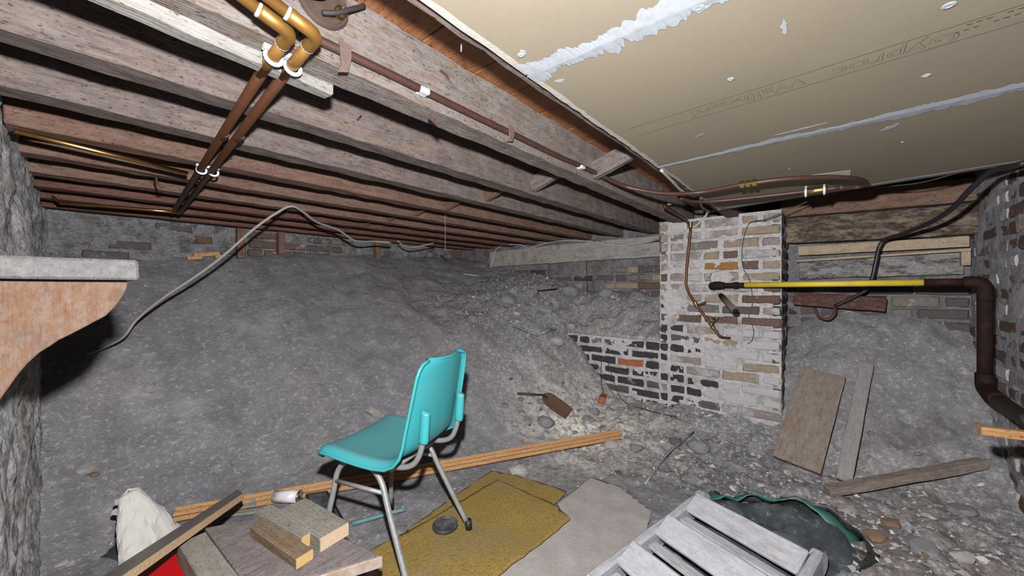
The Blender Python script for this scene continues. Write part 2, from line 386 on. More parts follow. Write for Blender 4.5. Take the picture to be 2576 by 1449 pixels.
M['stone_dark'] = plain('stone_dark', (.10, .095, .10), .95, 0, .25, 30, dirt=(.25, .24, .24), dirta=.5, bmp=.7)
M['stone_brown'] = plain('stone_brown', (.28, .16, .09), .95, 0, .25, 30, dirt=(.3, .28, .27), dirta=.5, bmp=.7)
def carpetmat():
    m, nt, b = newmat('carpet', .98, 0, .05)
    v = coord(nt, world=True); n = noise(nt, v, 5, 6, .7); f = noise(nt, v, 130, 5, .7)
    base = mix(nt, ramp(nt, f, [(.3, 0), (.72, 1)]), (.115, .079, .022), (.265, .185, .056))
    base = mix(nt, ramp(nt, n, [(.46, 0), (.68, .65)]), base, (.16, .125, .07))
    base = mix(nt, ramp(nt, noise(nt, v, 14, 8, .7), [(.55, 0), (.7, .4)]), base, (.10, .066, .03))
    nt.links.new(base, b.inputs['Base Color']); bump(nt, b, f, 1.0, .008); return m
M['carpet'] = carpetmat()
def sackmat():
    m, nt, b = newmat('sack_dirt', .8, 0, .3)
    v = coord(nt, world=True); n = noise(nt, v, 26, 8, .75); n2 = noise(nt, v, 8, 7, .7)
    base = mix(nt, ramp(nt, n2, [(.35, 0), (.7, .8)]), (.010, .014, .016), (.06, .066, .07))
    base = mix(nt, ramp(nt, n, [(.56, 0), (.68, .75)]), base, (.16, .155, .15))
    nt.links.new(base, b.inputs['Base Color']); bump(nt, b, n, .9, .012); return m
M['sack'] = sackmat()
M['sack_green'] = plain('sack_green', (.035, .20, .14), .5, 0, .3, 20, dirt=(.12, .17, .16), dirta=.6)
M['sack_black'] = plain('sack_black', (.02, .025, .026), .5, 0, .4, 20, dirt=(.13, .13, .13), dirta=.5)

# ------------------------------------------------------------------ ground: one height field through measured heights
CP = [(-1.2, -.6, 0), (-1.2, 1, 0), (-.2, .5, 0), (-.2, 1.5, 0), (-.15, 2.05, .0), (.5, 0, 0), (.5, 1, 0), (.5, 1.9, 0), (1, -.5, 0), (1, .5, 0), (1, 1.2, 0),
      (1.2, 1.6, 0), (1.7, 1.3, 0), (1.7, .6, 0), (1.7, 0, 0), (1.7, -.6, 0), (2.2, 1.1, .01), (2.2, .5, .01), (2.2, 0, .02), (2.2, -.6, .03),
      (.1, 2.35, .03), (.6, 2.3, .04), (1.2, 1.98, .04), (1.9, 1.6, .04), (2.45, 1.3, .07),
      (2.86, 1.0, .17), (2.86, .6, .15), (2.86, .25, .14), (2.86, 1.37, .19), (2.6, .6, .07), (2.6, 1.1, .09),
      (2.9, 1.75, .62), (2.9, 2.2, .98), (3.35, 2.2, 1.1), (3.35, 2.77, 1.2), (3.35, 3.3, 1.36),
      (-.15, 3.75, 1.22), (.5, 3.75, 1.29), (1.2, 3.75, 1.34), (2, 3.75, 1.38), (2.8, 3.75, 1.42), (3.4, 3.75, 1.44),
      (0, 3.05, .64), (.6, 3.02, .68), (1.2, 2.85, .68), (1.9, 2.5, .62), (2.4, 2.0, .55), (2.7, 1.6, .36), (3.0, 3.0, 1.17), (2.4, 2.9, .98),
      (2.7, 0, .08), (2.7, -.5, .1), (3.0, 0, .42), (3.0, -.5, .40), (3.35, 0, .82), (3.35, -.5, .82), (3.45, .5, .6)]
CP = np.array(CP); YB = 3.75
def _phi(r2): return 0.5*r2*np.log(r2+1e-9)
_n = len(CP); _A = np.zeros((_n+3, _n+3)); _d2 = ((CP[:, None, :2]-CP[None, :, :2])**2).sum(-1)
_A[:_n, :_n] = _phi(_d2)+np.eye(_n)*0.004; _A[:_n, _n] = 1; _A[:_n, _n+1:] = CP[:, :2]; _A[_n:, :_n] = _A[:_n, _n:].T
_w = np.linalg.solve(_A, np.concatenate([CP[:, 2], np.zeros(3)]))
def base_h(x, y):
    x = np.asarray(x, float); y = np.asarray(y, float); s = _w[_n]+_w[_n+1]*x+_w[_n+2]*y
    for i in range(_n): s = s+_w[i]*_phi((x-CP[i, 0])**2+(y-CP[i, 1])**2)
    return s
def debris(x, y):
    a = sstep(1.75, 2.4, x)*sstep(3.4, 2.4, y)                       # rubble in the corner and along the pier
    b = sstep(1.35, 1.9, x)*sstep(.75, .2, y)                        # rough floor on the right
    return np.clip(np.maximum(a, b), 0, 1)
def ground_h(x, y):
    h = np.maximum(base_h(x, y), -.012)
    y0 = np.asarray(y, float); x0 = np.asarray(x, float)
    cap = .15+.48*sstep(1.3, 1.85, y0)+10*sstep(1.8, 2.1, y0)+.55*np.maximum(0, 2.72-x0)+20*sstep(.85, .7, y0)
    h = np.where(x0 < 2.925, np.minimum(h, cap), h)
    led = .63+np.clip((x0-2.9)/.45, 0, 1)*.34+np.clip((y0-1.2)/.6, 0, 1)*.06     # soil on the ledge of the brick footing
    lm = (x0 > 2.925)*sstep(.90, .93, y0)
    h = np.where(lm > 0, np.maximum(h, led*lm), h)
    db = debris(x, y); bank = sstep(.08, .3, h)*(1-db)
    h = h+fbm(x, y, 2.2, 2)*.05*sstep(.1, .5, h)+fbm(x, y, 9, 3)*(.012+.035*db+.006*bank)+np.abs(fbm(x, y, 24, 3))*(.007+.012*db)+fbm(x, y, 60, 2)*(.003+.006*db)
    return h
GX0, GX1, GY0, GY1, GS = -1.3, 3.46, -.72, 3.84, .0135
gx = np.arange(GX0, GX1, GS); gy = np.arange(GY0, GY1, GS); XX, YY = np.meshgrid(gx, gy, indexing='ij'); ZZ = ground_h(XX, YY)
def gz(x, y):
    fx = min(max((x-GX0)/GS, 0), len(gx)-2.001); fy = min(max((y-GY0)/GS, 0), len(gy)-2.001); i = int(fx); j = int(fy); a = fx-i; b = fy-j
    return float((ZZ[i, j]*(1-a)+ZZ[i+1, j]*a)*(1-b)+(ZZ[i, j+1]*(1-a)+ZZ[i+1, j+1]*a)*b)
def on_ground(px, py, lift=0.0):
    d = .5
    while d < 5.5:
        p = W(px, py, d)
        if p.z <= gz(p.x, p.y) or p.y > YB-.06 or p.x > 3.32: break
        d += .01
    for _ in range(2): pass
    p.z = gz(p.x, p.y)+lift; return p
def build_ground():
    nx, ny = XX.shape
    V = np.stack([XX.ravel(), YY.ravel(), ZZ.ravel()], 1)
    ii, jj = np.meshgrid(np.arange(nx-1), np.arange(ny-1), indexing='ij'); a = (ii*ny+jj).ravel()
    Q = np.stack([a, a+ny, a+ny+1, a+1], 1)
    me = bpy.data.meshes.new('floor'); me.vertices.add(len(V)); me.vertices.foreach_set('co', V.ravel())
    me.loops.add(Q.size); me.loops.foreach_set('vertex_index', Q.ravel()); me.polygons.add(len(Q))
    me.polygons.foreach_set('loop_start', np.arange(0, Q.size, 4)); me.update(calc_edges=True); me.validate()
    me.polygons.foreach_set('use_smooth', [True]*len(me.polygons))
    at = me.attributes.new('debris', 'FLOAT_COLOR', 'POINT')
    C = np.ones((len(V), 4)); x, y = V[:, 0], V[:, 1]; C[:, 0] = debris(x, y)*(1-.75*sstep(2.7, 2.9, x)*sstep(.3, .15, y))
    p = at_z(1500, 1070, .1); C[:, 1] = np.exp(-(((x-p.x)/.45)**2+((y-p.y-.05)/.38)**2))          # cream lime rubble by the shovel
    p = at_z(1760, 1190, .03); q = on_ground(2330, 1085)
    C[:, 2] = np.maximum(np.exp(-(((x-p.x)/.35)**2+((y-p.y)/.5)**2)), np.exp(-(((x-q.x)/.12)**2+((y-q.y)/.3)**2)))  # soot and coal dust
    p = at_z(2250, 1340, .02); q = on_ground(1130, 790); w_ = on_ground(1000, 720)
    C[:, 3] = np.clip(np.exp(-(((x-p.x)/.5)**2+((y-p.y)/.35)**2))+.55*np.exp(-(((x-q.x)/.35)**2+((y-q.y)/.5)**2))+.5*np.exp(-(((x-w_.x)/.3)**2+((y-w_.y)/.3)**2)), 0, 1)   # brown soil
    at.data.foreach_set('color', C.ravel()); me.materials.append(M['dirt'])
    o = link('floor', me); o['kind'] = 'structure'; return o
floor = build_ground()

# ------------------------------------------------------------------ walls
def wallgrid(name, origin, along, normal, L, z0, z1, mat, amp=.006, step=.03, bulge=None, thick=.12):
    """solid wall: front face a rough grid, closed box behind it"""
    al = Vector(along); no = Vector(normal); nu = max(2, int(L/step)); nz = max(2, int((z1-z0)/step)); V = []; Fc = []
    U = np.linspace(0, L, nu+1); Zs = np.linspace(z0, z1, nz+1)
    UU, ZG = np.meshgrid(U, Zs, indexing='ij')
    D = fbm(UU, ZG, 14, 3)*amp+fbm(UU+3, ZG, 3, 2)*amp*1.5+fbm(UU+9, ZG, 42, 2)*amp*.8
    if bulge: D = D+bulge(UU, ZG)
    ori = Vector(origin)
    for i in range(nu+1):
        for j in range(nz+1):
            u = U[i]; d = D[i, j]; V.append((ori.x+al.x*u+no.x*d, ori.y+al.y*u+no.y*d, Zs[j]))
    for i in range(nu):
        for j in range(nz):
            a = i*(nz+1)+j; Fc.append((a, a+nz+1, a+nz+2, a+1))
    nb = len(V)
    for (i, j) in ((0, 0), (nu, 0), (nu, nz), (0, nz)):
        p = Vector(V[i*(nz+1)+j]); p2 = p-no*(thick+(no.dot(p-Vector(origin))-0)); V.append(p2[:])
    e0 = [i*(nz+1) for i in range(nu+1)]; e1 = [nu*(nz+1)+j for j in range(nz+1)]; e2 = [i*(nz+1)+nz for i in range(nu, -1, -1)]; e3 = [j for j in range(nz, -1, -1)]
    for e, (a, b) in ((e0, (0, 1)), (e1, (1, 2)), (e2, (2, 3)), (e3, (3, 0))): Fc.append(tuple(e)[::-1]+(nb+a, nb+b))
    Fc.append((nb, nb+1, nb+2, nb+3))
    o = mk(name, V, Fc, mat, None, True); o['kind'] = 'structure'
    m = o.modifiers.new('split', 'EDGE_SPLIT'); m.split_angle = .9
    return o
def brick_mesh(L, w, h, seed):
    r = random.Random(seed); c = .007; V = []; Fc = []
    prof = [(-.5, -c), (-.5+c/h*1.0, 0)]
    # chamfered block: front outline ring inset, back ring
    def ringpts(ins, y, j):
        return [(sx*(L/2-ins)+r.uniform(-j, j), y+r.uniform(-j, j)*.6, sz*(h/2-ins)+r.uniform(-j, j)) for sx, sz in ((-1, -1), (0, -1), (1, -1), (1, 0), (1, 1), (0, 1), (-1, 1), (-1, 0))]
    V += ringpts(0, -w, .001)+ringpts(.001, -.011, .004)+ringpts(.0095, 0, .0045)
    for k in range(2):
        for j in range(8): Fc.append((k*8+j, k*8+(j+1) % 8, (k+1)*8+(j+1) % 8, (k+1)*8+j))
    V.append((r.uniform(-.01, .01), r.uniform(0, .002), r.uniform(-.006, .006))); cidx = len(V)-1
    for j in range(8): Fc.append((16+j, 16+(j+1) % 8, cidx))
    me = bpy.data.meshes.new('brick'); me.from_pydata(V, [], Fc); me.update(); return me
BM = {}
def brick_var(kind, mat, k):
    key = (kind, mat, k)
    if key not in BM:
        me = brick_mesh({'s': .218, 'h': .103, 'q': .06}[kind], .05, .064, k*7+len(kind)+ord(kind)); me.materials.append(M[mat]); BM[key] = me
    return BM[key]
def lay(parent, origin, along, normal, L, z0, z1, pick, keep=None, proud=.004, course=.0755, seed=1, sag=None):
    r = random.Random(seed); al = Vector(along); no = Vector(normal); cnt = 0
    R = Matrix(((al.x, no.x, 0), (al.y, no.y, 0), (0, 0, 1)))
    if R.determinant() < 0: al2 = -al; R = Matrix(((al2.x, no.x, 0), (al2.y, no.y, 0), (0, 0, 1)))
    n = int((z1-z0)/course); 
    for c in range(n):
        z = z0+(c+.5)*course; LN = {'s': .218, 'h': .103, 'q': .06}; seq = ['s' if c % 2 == 0 else 'h']
        while True:
            tot = sum(LN[q] for q in seq)+.012*(len(seq)-1); rem = L-tot
            if rem < .055: break
            seq.append('s' if rem > .24 and r.random() < .62 else ('h' if rem > .085 else 'q'))
        f = L/(sum(LN[q] for q in seq)+.012*(len(seq)-1)); u = 0
        for kind in seq:
            ln = LN[kind]*f; sx = f*r.uniform(.96, 1.02); uc = u+ln/2; u += ln+.012*f
            if keep is None or keep(uc, z):
                mt = pick(uc, z, r)
                if mt:
                    o = link('brick', brick_var(kind, mt, r.randint(0, 3)), parent)
                    p = Vector(origin)+al*uc+no*(proud+r.uniform(-.003, .004)); zz = z+r.uniform(-.003, .003)+(sag(uc) if sag else 0)
                    o.matrix_basis = Matrix.Translation((p.x, p.y, zz)) @ R.to_4x4() @ Matrix.Rotation(r.uniform(-.015, .015), 4, 'Y') @ Matrix.Diagonal((sx, 1, r.uniform(.92, 1.05), 1)); cnt += 1
    return cnt
XP, PY0, PY1 = 2.90, .22, .975             # brick pier: front plane and its two sides
XW = 3.38                                   # wall behind the pier
YB = 3.75                                   # wall behind the dirt bank
YR = -.64                                   # right-hand wall
ZC = 1.70                                   # underside of the floorboards
def keepg(fx, fy):
    def k(u, z): 
        x, y = fx(u), fy(u); return z > gz(x, y)-.05
    return k
# pier
pier = wallgrid('wall_pier', (XP, PY0, 0), (0, 1, 0), (-1, 0, 0), PY1-PY0, 0, 1.55, M['mortar_pier'], .007, .011, thick=.5)
def pick_pier(u, z, r):
    y = PY0+u
    if z < .82:
        if y > .62: return r.choice(['brick_black', 'brick_black', 'brick_dark', 'brick_wash'])
        return r.choice(['brick_white', 'brick_white', 'brick_white', 'brick_wash', 'brick_white', 'brick_buff'])
    if z < .95: return r.choice(['brick_dark', 'brick_brown', 'brick_black', 'brick_brown', 'brick_plum', 'brick_wash', 'brick_grey'])
    if z < 1.2: return r.choice(['brick_brown', 'brick_plum', 'brick_brown', 'brick_wash', 'brick_grey', 'brick_buff', 'brick_wash'])
    return r.choice(['brick_wash', 'brick_grey', 'brick_buff', 'brick_wash', 'brick_grey', 'brick_wash', 'brick_white', 'brick_buff', 'brick_plum', 'brick_wash', 'brick_plum', 'brick_orange' if r.random() < .4 else 'brick_red' if r.random() < .3 else 'brick_wash'])
lay(pier, (XP, PY0, 0), (0, 1, 0), (-1, 0, 0), PY1-PY0, .03, 1.54, pick_pier, lambda u, z: z > .1, seed=11)
lay(pier, (XP, PY0, 0), (1, 0, 0), (0, -1, 0), .46, .03, 1.54, lambda u, z, r: r.choice(['brick_dark', 'brick_grey', 'brick_black', 'brick_dark']), lambda u, z: z > gz(XP+u, PY0-.03)-.05, seed=12)
lay(pier, (XP, PY1, 0), (1, 0, 0), (0, 1, 0), .46, .62, 1.54, lambda u, z, r: r.choice(['brick_dark', 'brick_grey', 'brick_brown']), seed=13)
# footing wall left of the pier, soil lies on its top
foot = wallgrid('wall_footing', (XP+.004, PY1, 0), (0, 1, 0), (-1, 0, 0), .95, 0, .635, M['mortar_pier'], .007, .011, thick=.1)
def pick_foot(u, z, r): return r.choice(['brick_black', 'brick_black', 'brick_black', 'brick_dark', 'brick_grey', 'brick_dark', 'brick_red' if abs(z-.46) < .045 else 'brick_black'])
lay(foot, (XP+.004, PY1+.006, 0), (0, 1, 0), (-1, 0, 0), .94, .03, .635, pick_foot, lambda u, z: z > gz(XP-.05, PY1+u)-.04, seed=14, sag=lambda u: -.012*u)
# wall behind, left of the pier, and the recess right of it
wbl = wallgrid('wall_back_right', (XW, YR-.02, 0), (0, 1, 0), (-1, 0, 0), YB-YR+.1, 0, ZC, M['mortar_grey'], .012, .022, thick=.12)
lay(wbl, (XW, PY1+.02, 0), (0, 1, 0), (-1, 0, 0), 2.3, .80, 1.30, lambda u, z, r: r.choice(['brick_dark', 'brick_grey', 'brick_brown', 'brick_dark', 'brick_black', 'brick_buff', None]),
    keepg(lambda u: XW-.03, lambda u: PY1+.02+u), seed=15, proud=.008)
lay(wbl, (XW, YR, 0), (0, 1, 0), (-1, 0, 0), PY0-YR, .70, 1.13, lambda u, z, r: r.choice(['brick_dark', 'brick_black', 'brick_dark', 'brick_grey']),
    keepg(lambda u: XW-.03, lambda u: YR+u), seed=16, proud=.008)
lay(wbl, (XW, YR, 0), (0, 1, 0), (-1, 0, 0), PY0-YR, 1.53, 1.69, lambda u, z, r: r.choice(['brick_dark', 'brick_black', 'brick_dark']), seed=26, proud=.008)
# wall behind the bank
wb = wallgrid('wall_back', (-.2, YB, .9), (1, 0, 0), (0, -1, 0), XW+.3, .9, ZC, M['mortar_back'], .03, .03)
lay(wb, (-.1, YB, 0), (1, 0, 0), (0, -1, 0), XW+.08, 1.16, 1.54, lambda u, z, r: (r.choice(['brick_dark', 'brick_brown', 'brick_dark', None, None, None, None]) if u < 1.1 else r.choice(['brick_dark', 'brick_brown', 'brick_dark', 'brick_plum', 'brick_orange', 'brick_grey', None])),
    keepg(lambda u: -.1+u, lambda u: YB-.03), seed=17, proud=.010)
# right-hand wall
wr = wallgrid('wall_right', (-1.4, YR, -.02), (1, 0, 0), (0, 1, 0), XW+1.4, -.02, ZC, M['mortar_right'], .006, .018)
lay(wr, (2.2, YR, 0), (1, 0, 0), (0, 1, 0), XW-2.2, .08, 1.60, lambda u, z, r: r.choice(['brick_wash', 'brick_grey', 'brick_brown', 'brick_dark', 'brick_white', 'brick_wash', 'brick_plum']),
    keepg(lambda u: 2.2+u, lambda u: YR+.04), seed=18, proud=.0015)
# left-hand rough stone wall: leans so that it stands closer at the foot
def lbulge(u, z): return (1.5-z)*.018+.03*fbm(u*1.0, z, 2.3, 3)+.014*fbm(u, z*.35, 16, 3)+.006*fbm(u, z*.4, 60, 2)
wl = wallgrid('wall_left', (-.135, .95, -.02), (0, 1, 0), (1, 0, 0), YB-.95+.05, -.02, ZC, M['stone_left'], .008, .014, bulge=lbulge)
wk = wallgrid('wall_behind', (-1.35, YR, -.02), (0, 1, 0), (1, 0, 0), 1.75, -.02, ZC, M['stone_left'], .014, .06)
wk2 = wallgrid('wall_return', (-1.35, .95, -.02), (1, 0, 0), (0, -1, 0), 1.22, -.02, ZC, M['stone_left'], .014, .06)

# ------------------------------------------------------------------ ceiling: joists, floorboards, struts, plasterboard
ceil = box('ceiling', (-1.4, YR-.1, ZC+.022), (XW+.1, YB+.1, ZC+.05), M['backing_grey']); ceil['kind'] = 'structure'
ZJ = 1.532; JW = .078
JF = [.53, .88, 1.225, 1.555, 1.89, 2.23, 2.57, 2.915, 3.26, 3.60]      # far faces of the joists
jm = ['joist_grey', 'joist_pale', 'joist_grey', 'joist_grey', 'joist_brown', 'joist_brown', 'joist_brown', 'joist_red', 'joist_red', 'joist_red']
for k, yf in enumerate(JF):
    x1 = XW+.02 if k != 1 else XW-.02
    timber('joist', (-.14, yf-JW/2, (ZJ+ZC)/2), (x1 if k > 1 else XP+.25, yf-JW/2, (ZJ+ZC)/2), JW, ZC-ZJ-.001, M[jm[k]], ceil, rough=.0025, seed=k, bev=.003)
for yf in (.17, -.18, -.53): timber('joist', (-1.3, yf-JW/2, (ZJ+ZC)/2), (2.3, yf-JW/2, (ZJ+ZC)/2), JW, ZC-ZJ-.001, M['joist_grey'], ceil, rough=.002, seed=9)
xb = -1.35; kk = 0
while xb < XW:
    bw = .165+.012*((kk*7) % 3)
    timber('floorboard', (xb+bw/2, YR-.05, ZC+.011), (xb+bw/2, YB+.05, ZC+.011), bw-.004, .020, M['floorboard'], ceil, bev=.002); xb += bw; kk += 1
for k in range(1, len(JF)):                                                # herringbone struts between the joists
    ya = JF[k-1]+.002; yb = JF[k]-JW-.002
    timber('strut', (1.50, ya, 1.655), (1.50, yb, 1.575), .03, .075, M['joist_brown'] if k > 2 else M['joist_grey'], ceil, up=(0, .3, 1), rough=.002, seed=k)
# plasterboard: three panels with filled joints
YE = .497; ZB = 1.520; sk = .058
def bx(x, y): return x+(y-YE)*sk
def panel(xa, xb_, jag, ska=sk, skb=sk):
    pts = []; n = 30
    for i in range(n+1):
        x = xa+(xb_-xa)*i/n; pts.append((x, YE+random.uniform(-1, 1)*jag, ZB))
    pts += [(xb_+(YR-YE)*skb, YR+.01, ZB), (xa+(YR-YE)*ska, YR+.01, ZB)]
    o = slab('plasterboard', pts, (0, 0, .0115), M['plasterboard'], ceil)
    # broken paper edge with the pale core showing
    V = []; Fc = []
    for i in range(n+1):
        p = pts[i]; V += [(p[0], p[1]+.001, ZB+.0115), (p[0], p[1]+.002, ZB-.0005), (p[0], p[1]-.010-random.random()*.006, ZB-.0008)]
        if i: a = 3*i; Fc += [(a-3, a, a+1, a-2), (a-2, a+1, a+2, a-1)]
    mk('torn_edge', V, Fc, M['board_core'], o)
    return o
P1 = panel(-1.2, .632, .002, 0, 0); P2 = panel(.638, 1.462, .0025, 0, sk); P3 = panel(1.466, 2.52, .004, sk, .22)
def joint(xc, sk_, y0, y1, w0, w1, parent, seed, zz=ZB-.0012, ridge=True):
    r = random.Random(seed); V = []; Fc = []; n = 260
    for i in range(n+1):
        t = i/n; y = y0+(y1-y0)*t; x = xc+(y-YE)*sk_; w = w0+(w1-w0)*t
        a = w*(.5+.45*float(fbm(y*1.0+seed, 1.3, 7, 4))+r.uniform(-.05, .05)+.22*float(fbm(y+seed, 3.1, 60, 3))); b = w*(.5+.6*float(fbm(y+seed, 7.7, 8, 4))+r.uniform(-.08, .08)+.35*float(fbm(y+seed, 9.1, 45, 3)))
        V += [(x-max(a, .004), y, zz), (x-.002, y, zz-.0015), (x+.002, y, zz-.0015), (x+max(b, .004), y, zz)]
        if i:
            q = 4*i
            for s in range(3): Fc.append((q-4+s, q-3+s, q+1+s, q+s))
    return mk('joint_filler', V, Fc, M['filler'], parent)
joint(.640, -.03, YE-.004, YR+.02, .075, .075, P1, 1)
joint(1.455, sk, YE, YR+.02, .035, .075, P2, 2)
joint(2.47, .22, YE-.05, YR+.02, .03, .035, P3, 3)
for (px, py, r_) in ((1838, 199, .007), (2330, 190, .008), (2387, 13, .009), (1310, 138, .007), (1757, 18, .009), (2270, 357, .004), (1985, 425, .003)):
    p = at_z(px, py, ZB-.001); host = P1 if p.x < .635 else (P2 if p.x < 1.45 else P3)
    lathe('screw', [(r_, 0), (r_, .001), (r_*.55, .0018), (r_*.5, .0008)], (0, 0, -1), p, M['filler'], host, 12)
# printed band
for (xa, xc) in ((1.043, .995), (1.107, 1.06)):
    timber('print_line', (xa-.0, .44, ZB-.0006), (xc-.02, -.6, ZB-.0006), .0016, .0006, M['print'], P2, bev=0)
def lettering(txt, y0, y1, x, size, parent):
    cu = bpy.data.curves.new('lettering', 'FONT'); cu.body = txt; cu.size = size; cu.fill_mode = 'NONE'; cu.bevel_depth = .00045; cu.bevel_resolution = 0; cu.resolution_u = 4
    t = bpy.data.objects.new('lettering_source', cu); COL.objects.link(t)
    dg = bpy.context.evaluated_depsgraph_get(); me = bpy.data.meshes.new_from_object(t.evaluated_get(dg)); bpy.data.objects.remove(t)
    co = np.empty(len(me.vertices)*3); me.vertices.foreach_get('co', co); co = co.reshape(-1, 3)
    wd_ = co[:, 0].max()-co[:, 0].min(); hh = co[:, 1].max()-co[:, 1].min()
    co[:, 0] = (co[:, 0]-co[:, 0].min())*(y1-y0)/wd_
    out = np.stack([x+co[:, 1]+(co[:, 0])*sk, y0+co[:, 0], ZB-.0004-co[:, 2]*.3], 1); me.vertices.foreach_set('co', out.ravel()); me.update()
    me.materials.clear(); me.materials.append(M['print']); o = link('printed_word', me); setparent(o, parent); return o
lettering('Wallboard', .035, .275, 1.033, .058, P2); lettering('Gyproc', -.185, -.01, 1.026, .062, P2)
for k in range(2):
    for j in range(9):
        y = -.27+j*.011; 
        if (j*5+k*3) % 4: timber('print_dash', (1.022+k*.018+(y*.05), y, ZB-.0006), (1.022+k*.018+(y*.05), y+.006, ZB-.0006), .004, .0006, M['print'], P2, bev=0)
# smears of filler beside the joints
def smear(p0, p1, w, parent, seed):
    a_ = at_z(*p0, ZB-.0009); b_ = at_z(*p1, ZB-.0009); d_ = (b_-a_); n_ = Vector((-d_.y, d_.x, 0)).normalized(); r = random.Random(seed); k = 14; up_ = []; dn = []
    for i in range(k+1):
        c_ = a_.lerp(b_, i/k); ww = w*math.sin(math.pi*(i+.6)/(k+1.2))*r.uniform(.35, 1.0); up_.append(c_+n_*ww); dn.append(c_-n_*ww*r.uniform(.2, .8))
    slab('filler_smear', up_+dn[::-1], (0, 0, -.0006), M['filler'], parent)
smear((1950, 340), (2082, 308), .012, P2, 1); smear((2215, 330), (2262, 310), .018, P3, 2); smear((1470, 130), (1615, 60), .016, P2, 3); smear((1318, 140), (1310, 125), .010, P1, 4); smear((1972, 50), (1978, 88), .008, P2, 5); smear((1395, 205), (1420, 200), .012, P2, 6); smear((1748, 346), (1772, 334), .004, P2, 7); smear((1770, 18), (1790, 8), .012, P2, 8)
# torn paper flap on the board
slab('paper_flap', [at_z(2035, 441, ZB-.002), at_z(2140, 428, ZB-.002), at_z(2140, 440, ZB-.006), at_z(2085, 446, ZB-.004)], (0, 0, -.001), M['paper'], P3)

# ------------------------------------------------------------------ timbers built into the walls
def xbeam(name, label, cat, px0, px1, pt0, pb0, pt1, pb1, xf, depth, mat, rough=.004, seed=0):
    """beam along the back wall from its outline in the photo; front face at x=xf"""
    a, b, c, d = at_x(px0, pt0, xf), at_x(px0, pb0, xf), at_x(px1, pt1, xf), at_x(px1, pb1, xf)
    p0 = (a+b)/2; p1 = (c+d)/2; off = Vector((depth/2, 0, 0))
    o = timber(name, p0+off, p1+off, depth, ((a-b).length+(c-d).length)/2, mat, rough=rough, seed=seed, bev=.004)
    return tag(o, label, cat)
xbeam('wall_plate', 'long grey timber beam under the joist ends left of the brick pier', 'beam', 1232, 1659, 634, 671, 590, 646, 3.31, .09, M['beam'], .004, 1)
xbeam('lintel', 'weathered stained timber lintel spanning the recess right of the pier', 'lintel', 1974, 2462, 552, 612, 514, 587, 3.22, .14, M['lintel'], .006, 2)
xbeam('header_timber', 'dark timber above the stained lintel, close under the ceiling', 'timber', 1962, 2462, 500, 546, 442, 505, 3.26, .08, M['joist_brown'], .004, 5)
pb = thing('pale_batten', 'clean pale pine batten with a lip below the stained lintel', 'batten', at_x(2220, 630, 3.27))
pc = at_x(2008, 628, 3.26); pd = at_x(2440, 602, 3.26)
timber('batten_face', pc+Vector((.02, 0, -.01)), pd+Vector((.02, 0, -.01)), .03, .062, M['pale_wood'], pb, rough=.001, seed=3)
timber('batten_lip', at_x(2004, 657, 3.23)+Vector((.02, 0, 0)), at_x(2443, 628, 3.23)+Vector((.02, 0, 0)), .045, .014, M['pale_wood'], pb, rough=.0008, seed=4)
timber('end_block', at_x(2428, 630, 3.28), at_x(2428, 668, 3.28), .035, .04, M['pale_wood'], pb, up=(1, 0, 0))
xbeam('grey_board', 'wide split grey board behind the black cable in the recess', 'board', 2010, 2425, 656, 702, 634, 690, 3.31, .03, M['grey_panel'], .004, 6)
xbeam('red_batten', 'short red-brown batten on the recess wall below the yellow pipe', 'batten', 1996, 2230, 735, 766, 749, 785, 3.20, .16, M['red_wood'], .002, 7)
# stub timbers on the wall behind the bank
for (px, t_, b_, w_, lab) in ((605, 575, 650, .055, 'short upright timber stub under the joists near the orange wood frame'), (706, 578, 640, .05, 'short upright timber stub right of the hanging grey cable'), (948, 612, 660, .06, 'short brown upright timber at the top of the dirt bank')):
    a = at_y(px, t_, YB-.05); b = at_y(px, b_, YB-.05); tag(timber('timber_stub', a, b, w_, .06, M['joist_brown'], up=(0, 1, 0), rough=.002), lab, 'timber', 'timber stubs along the wall top')

# ------------------------------------------------------------------ shelf on the left wall
DS = .75
sh = thing('wall_shelf', 'thick dusty wooden shelf with carved brackets on the left wall', 'shelf', (-.1, 1.1, H-.05))
ye = at_y(350, 655, 1.06); xe = ye.x
Y0 = 1.06; zt = H+.053; zb_ = zt-.040
timber('shelf_board', (( -.13+xe)/2, Y0, (zt+zb_)/2), ((-.13+xe)/2, 1.75, (zt+zb_)/2), xe+.13, .040, M['shelf_front'], sh, rough=.0012, seed=5, bev=.004)
def bracket(yb, thick):
    px_ = [(322, 712), (319, 726), (307, 748), (290, 772), (266, 795), (221, 819), (179, 841), (148, 856), (126, 871), (100, 887), (69, 915), (45, 943), (21, 977), (0, 1006), (-14, 1036)]
    P_ = [at_y(a_, b__, 1.092) for a_, b__ in px_]; P_ = [(p.x, p.z) for p in P_]; P_[0] = (P_[0][0], zb_-.002)
    P_ = [(-.15, zb_-.002)]+P_+[(-.15, P_[-1][1]-.01)]
    return slab('bracket', [(x_, yb, z_) for x_, z_ in P_], (0, thick, 0), M['bracket'], sh, .003)
bracket(1.092, .032); bracket(1.64, .032)
box('cleat', (-.13, 1.125, zb_-.045), (-.105, 1.63, zb_-.002), M['bracket'], sh, .002)
tag(tube('dust_web', [W(20, 672, .72), W(60, 680, .72), W(85, 674, .72), W(102, 684, .72), W(118, 673, .72)], .0018, M['web']), 'clump of dusty cobweb hanging under the shelf edge', 'cobweb')

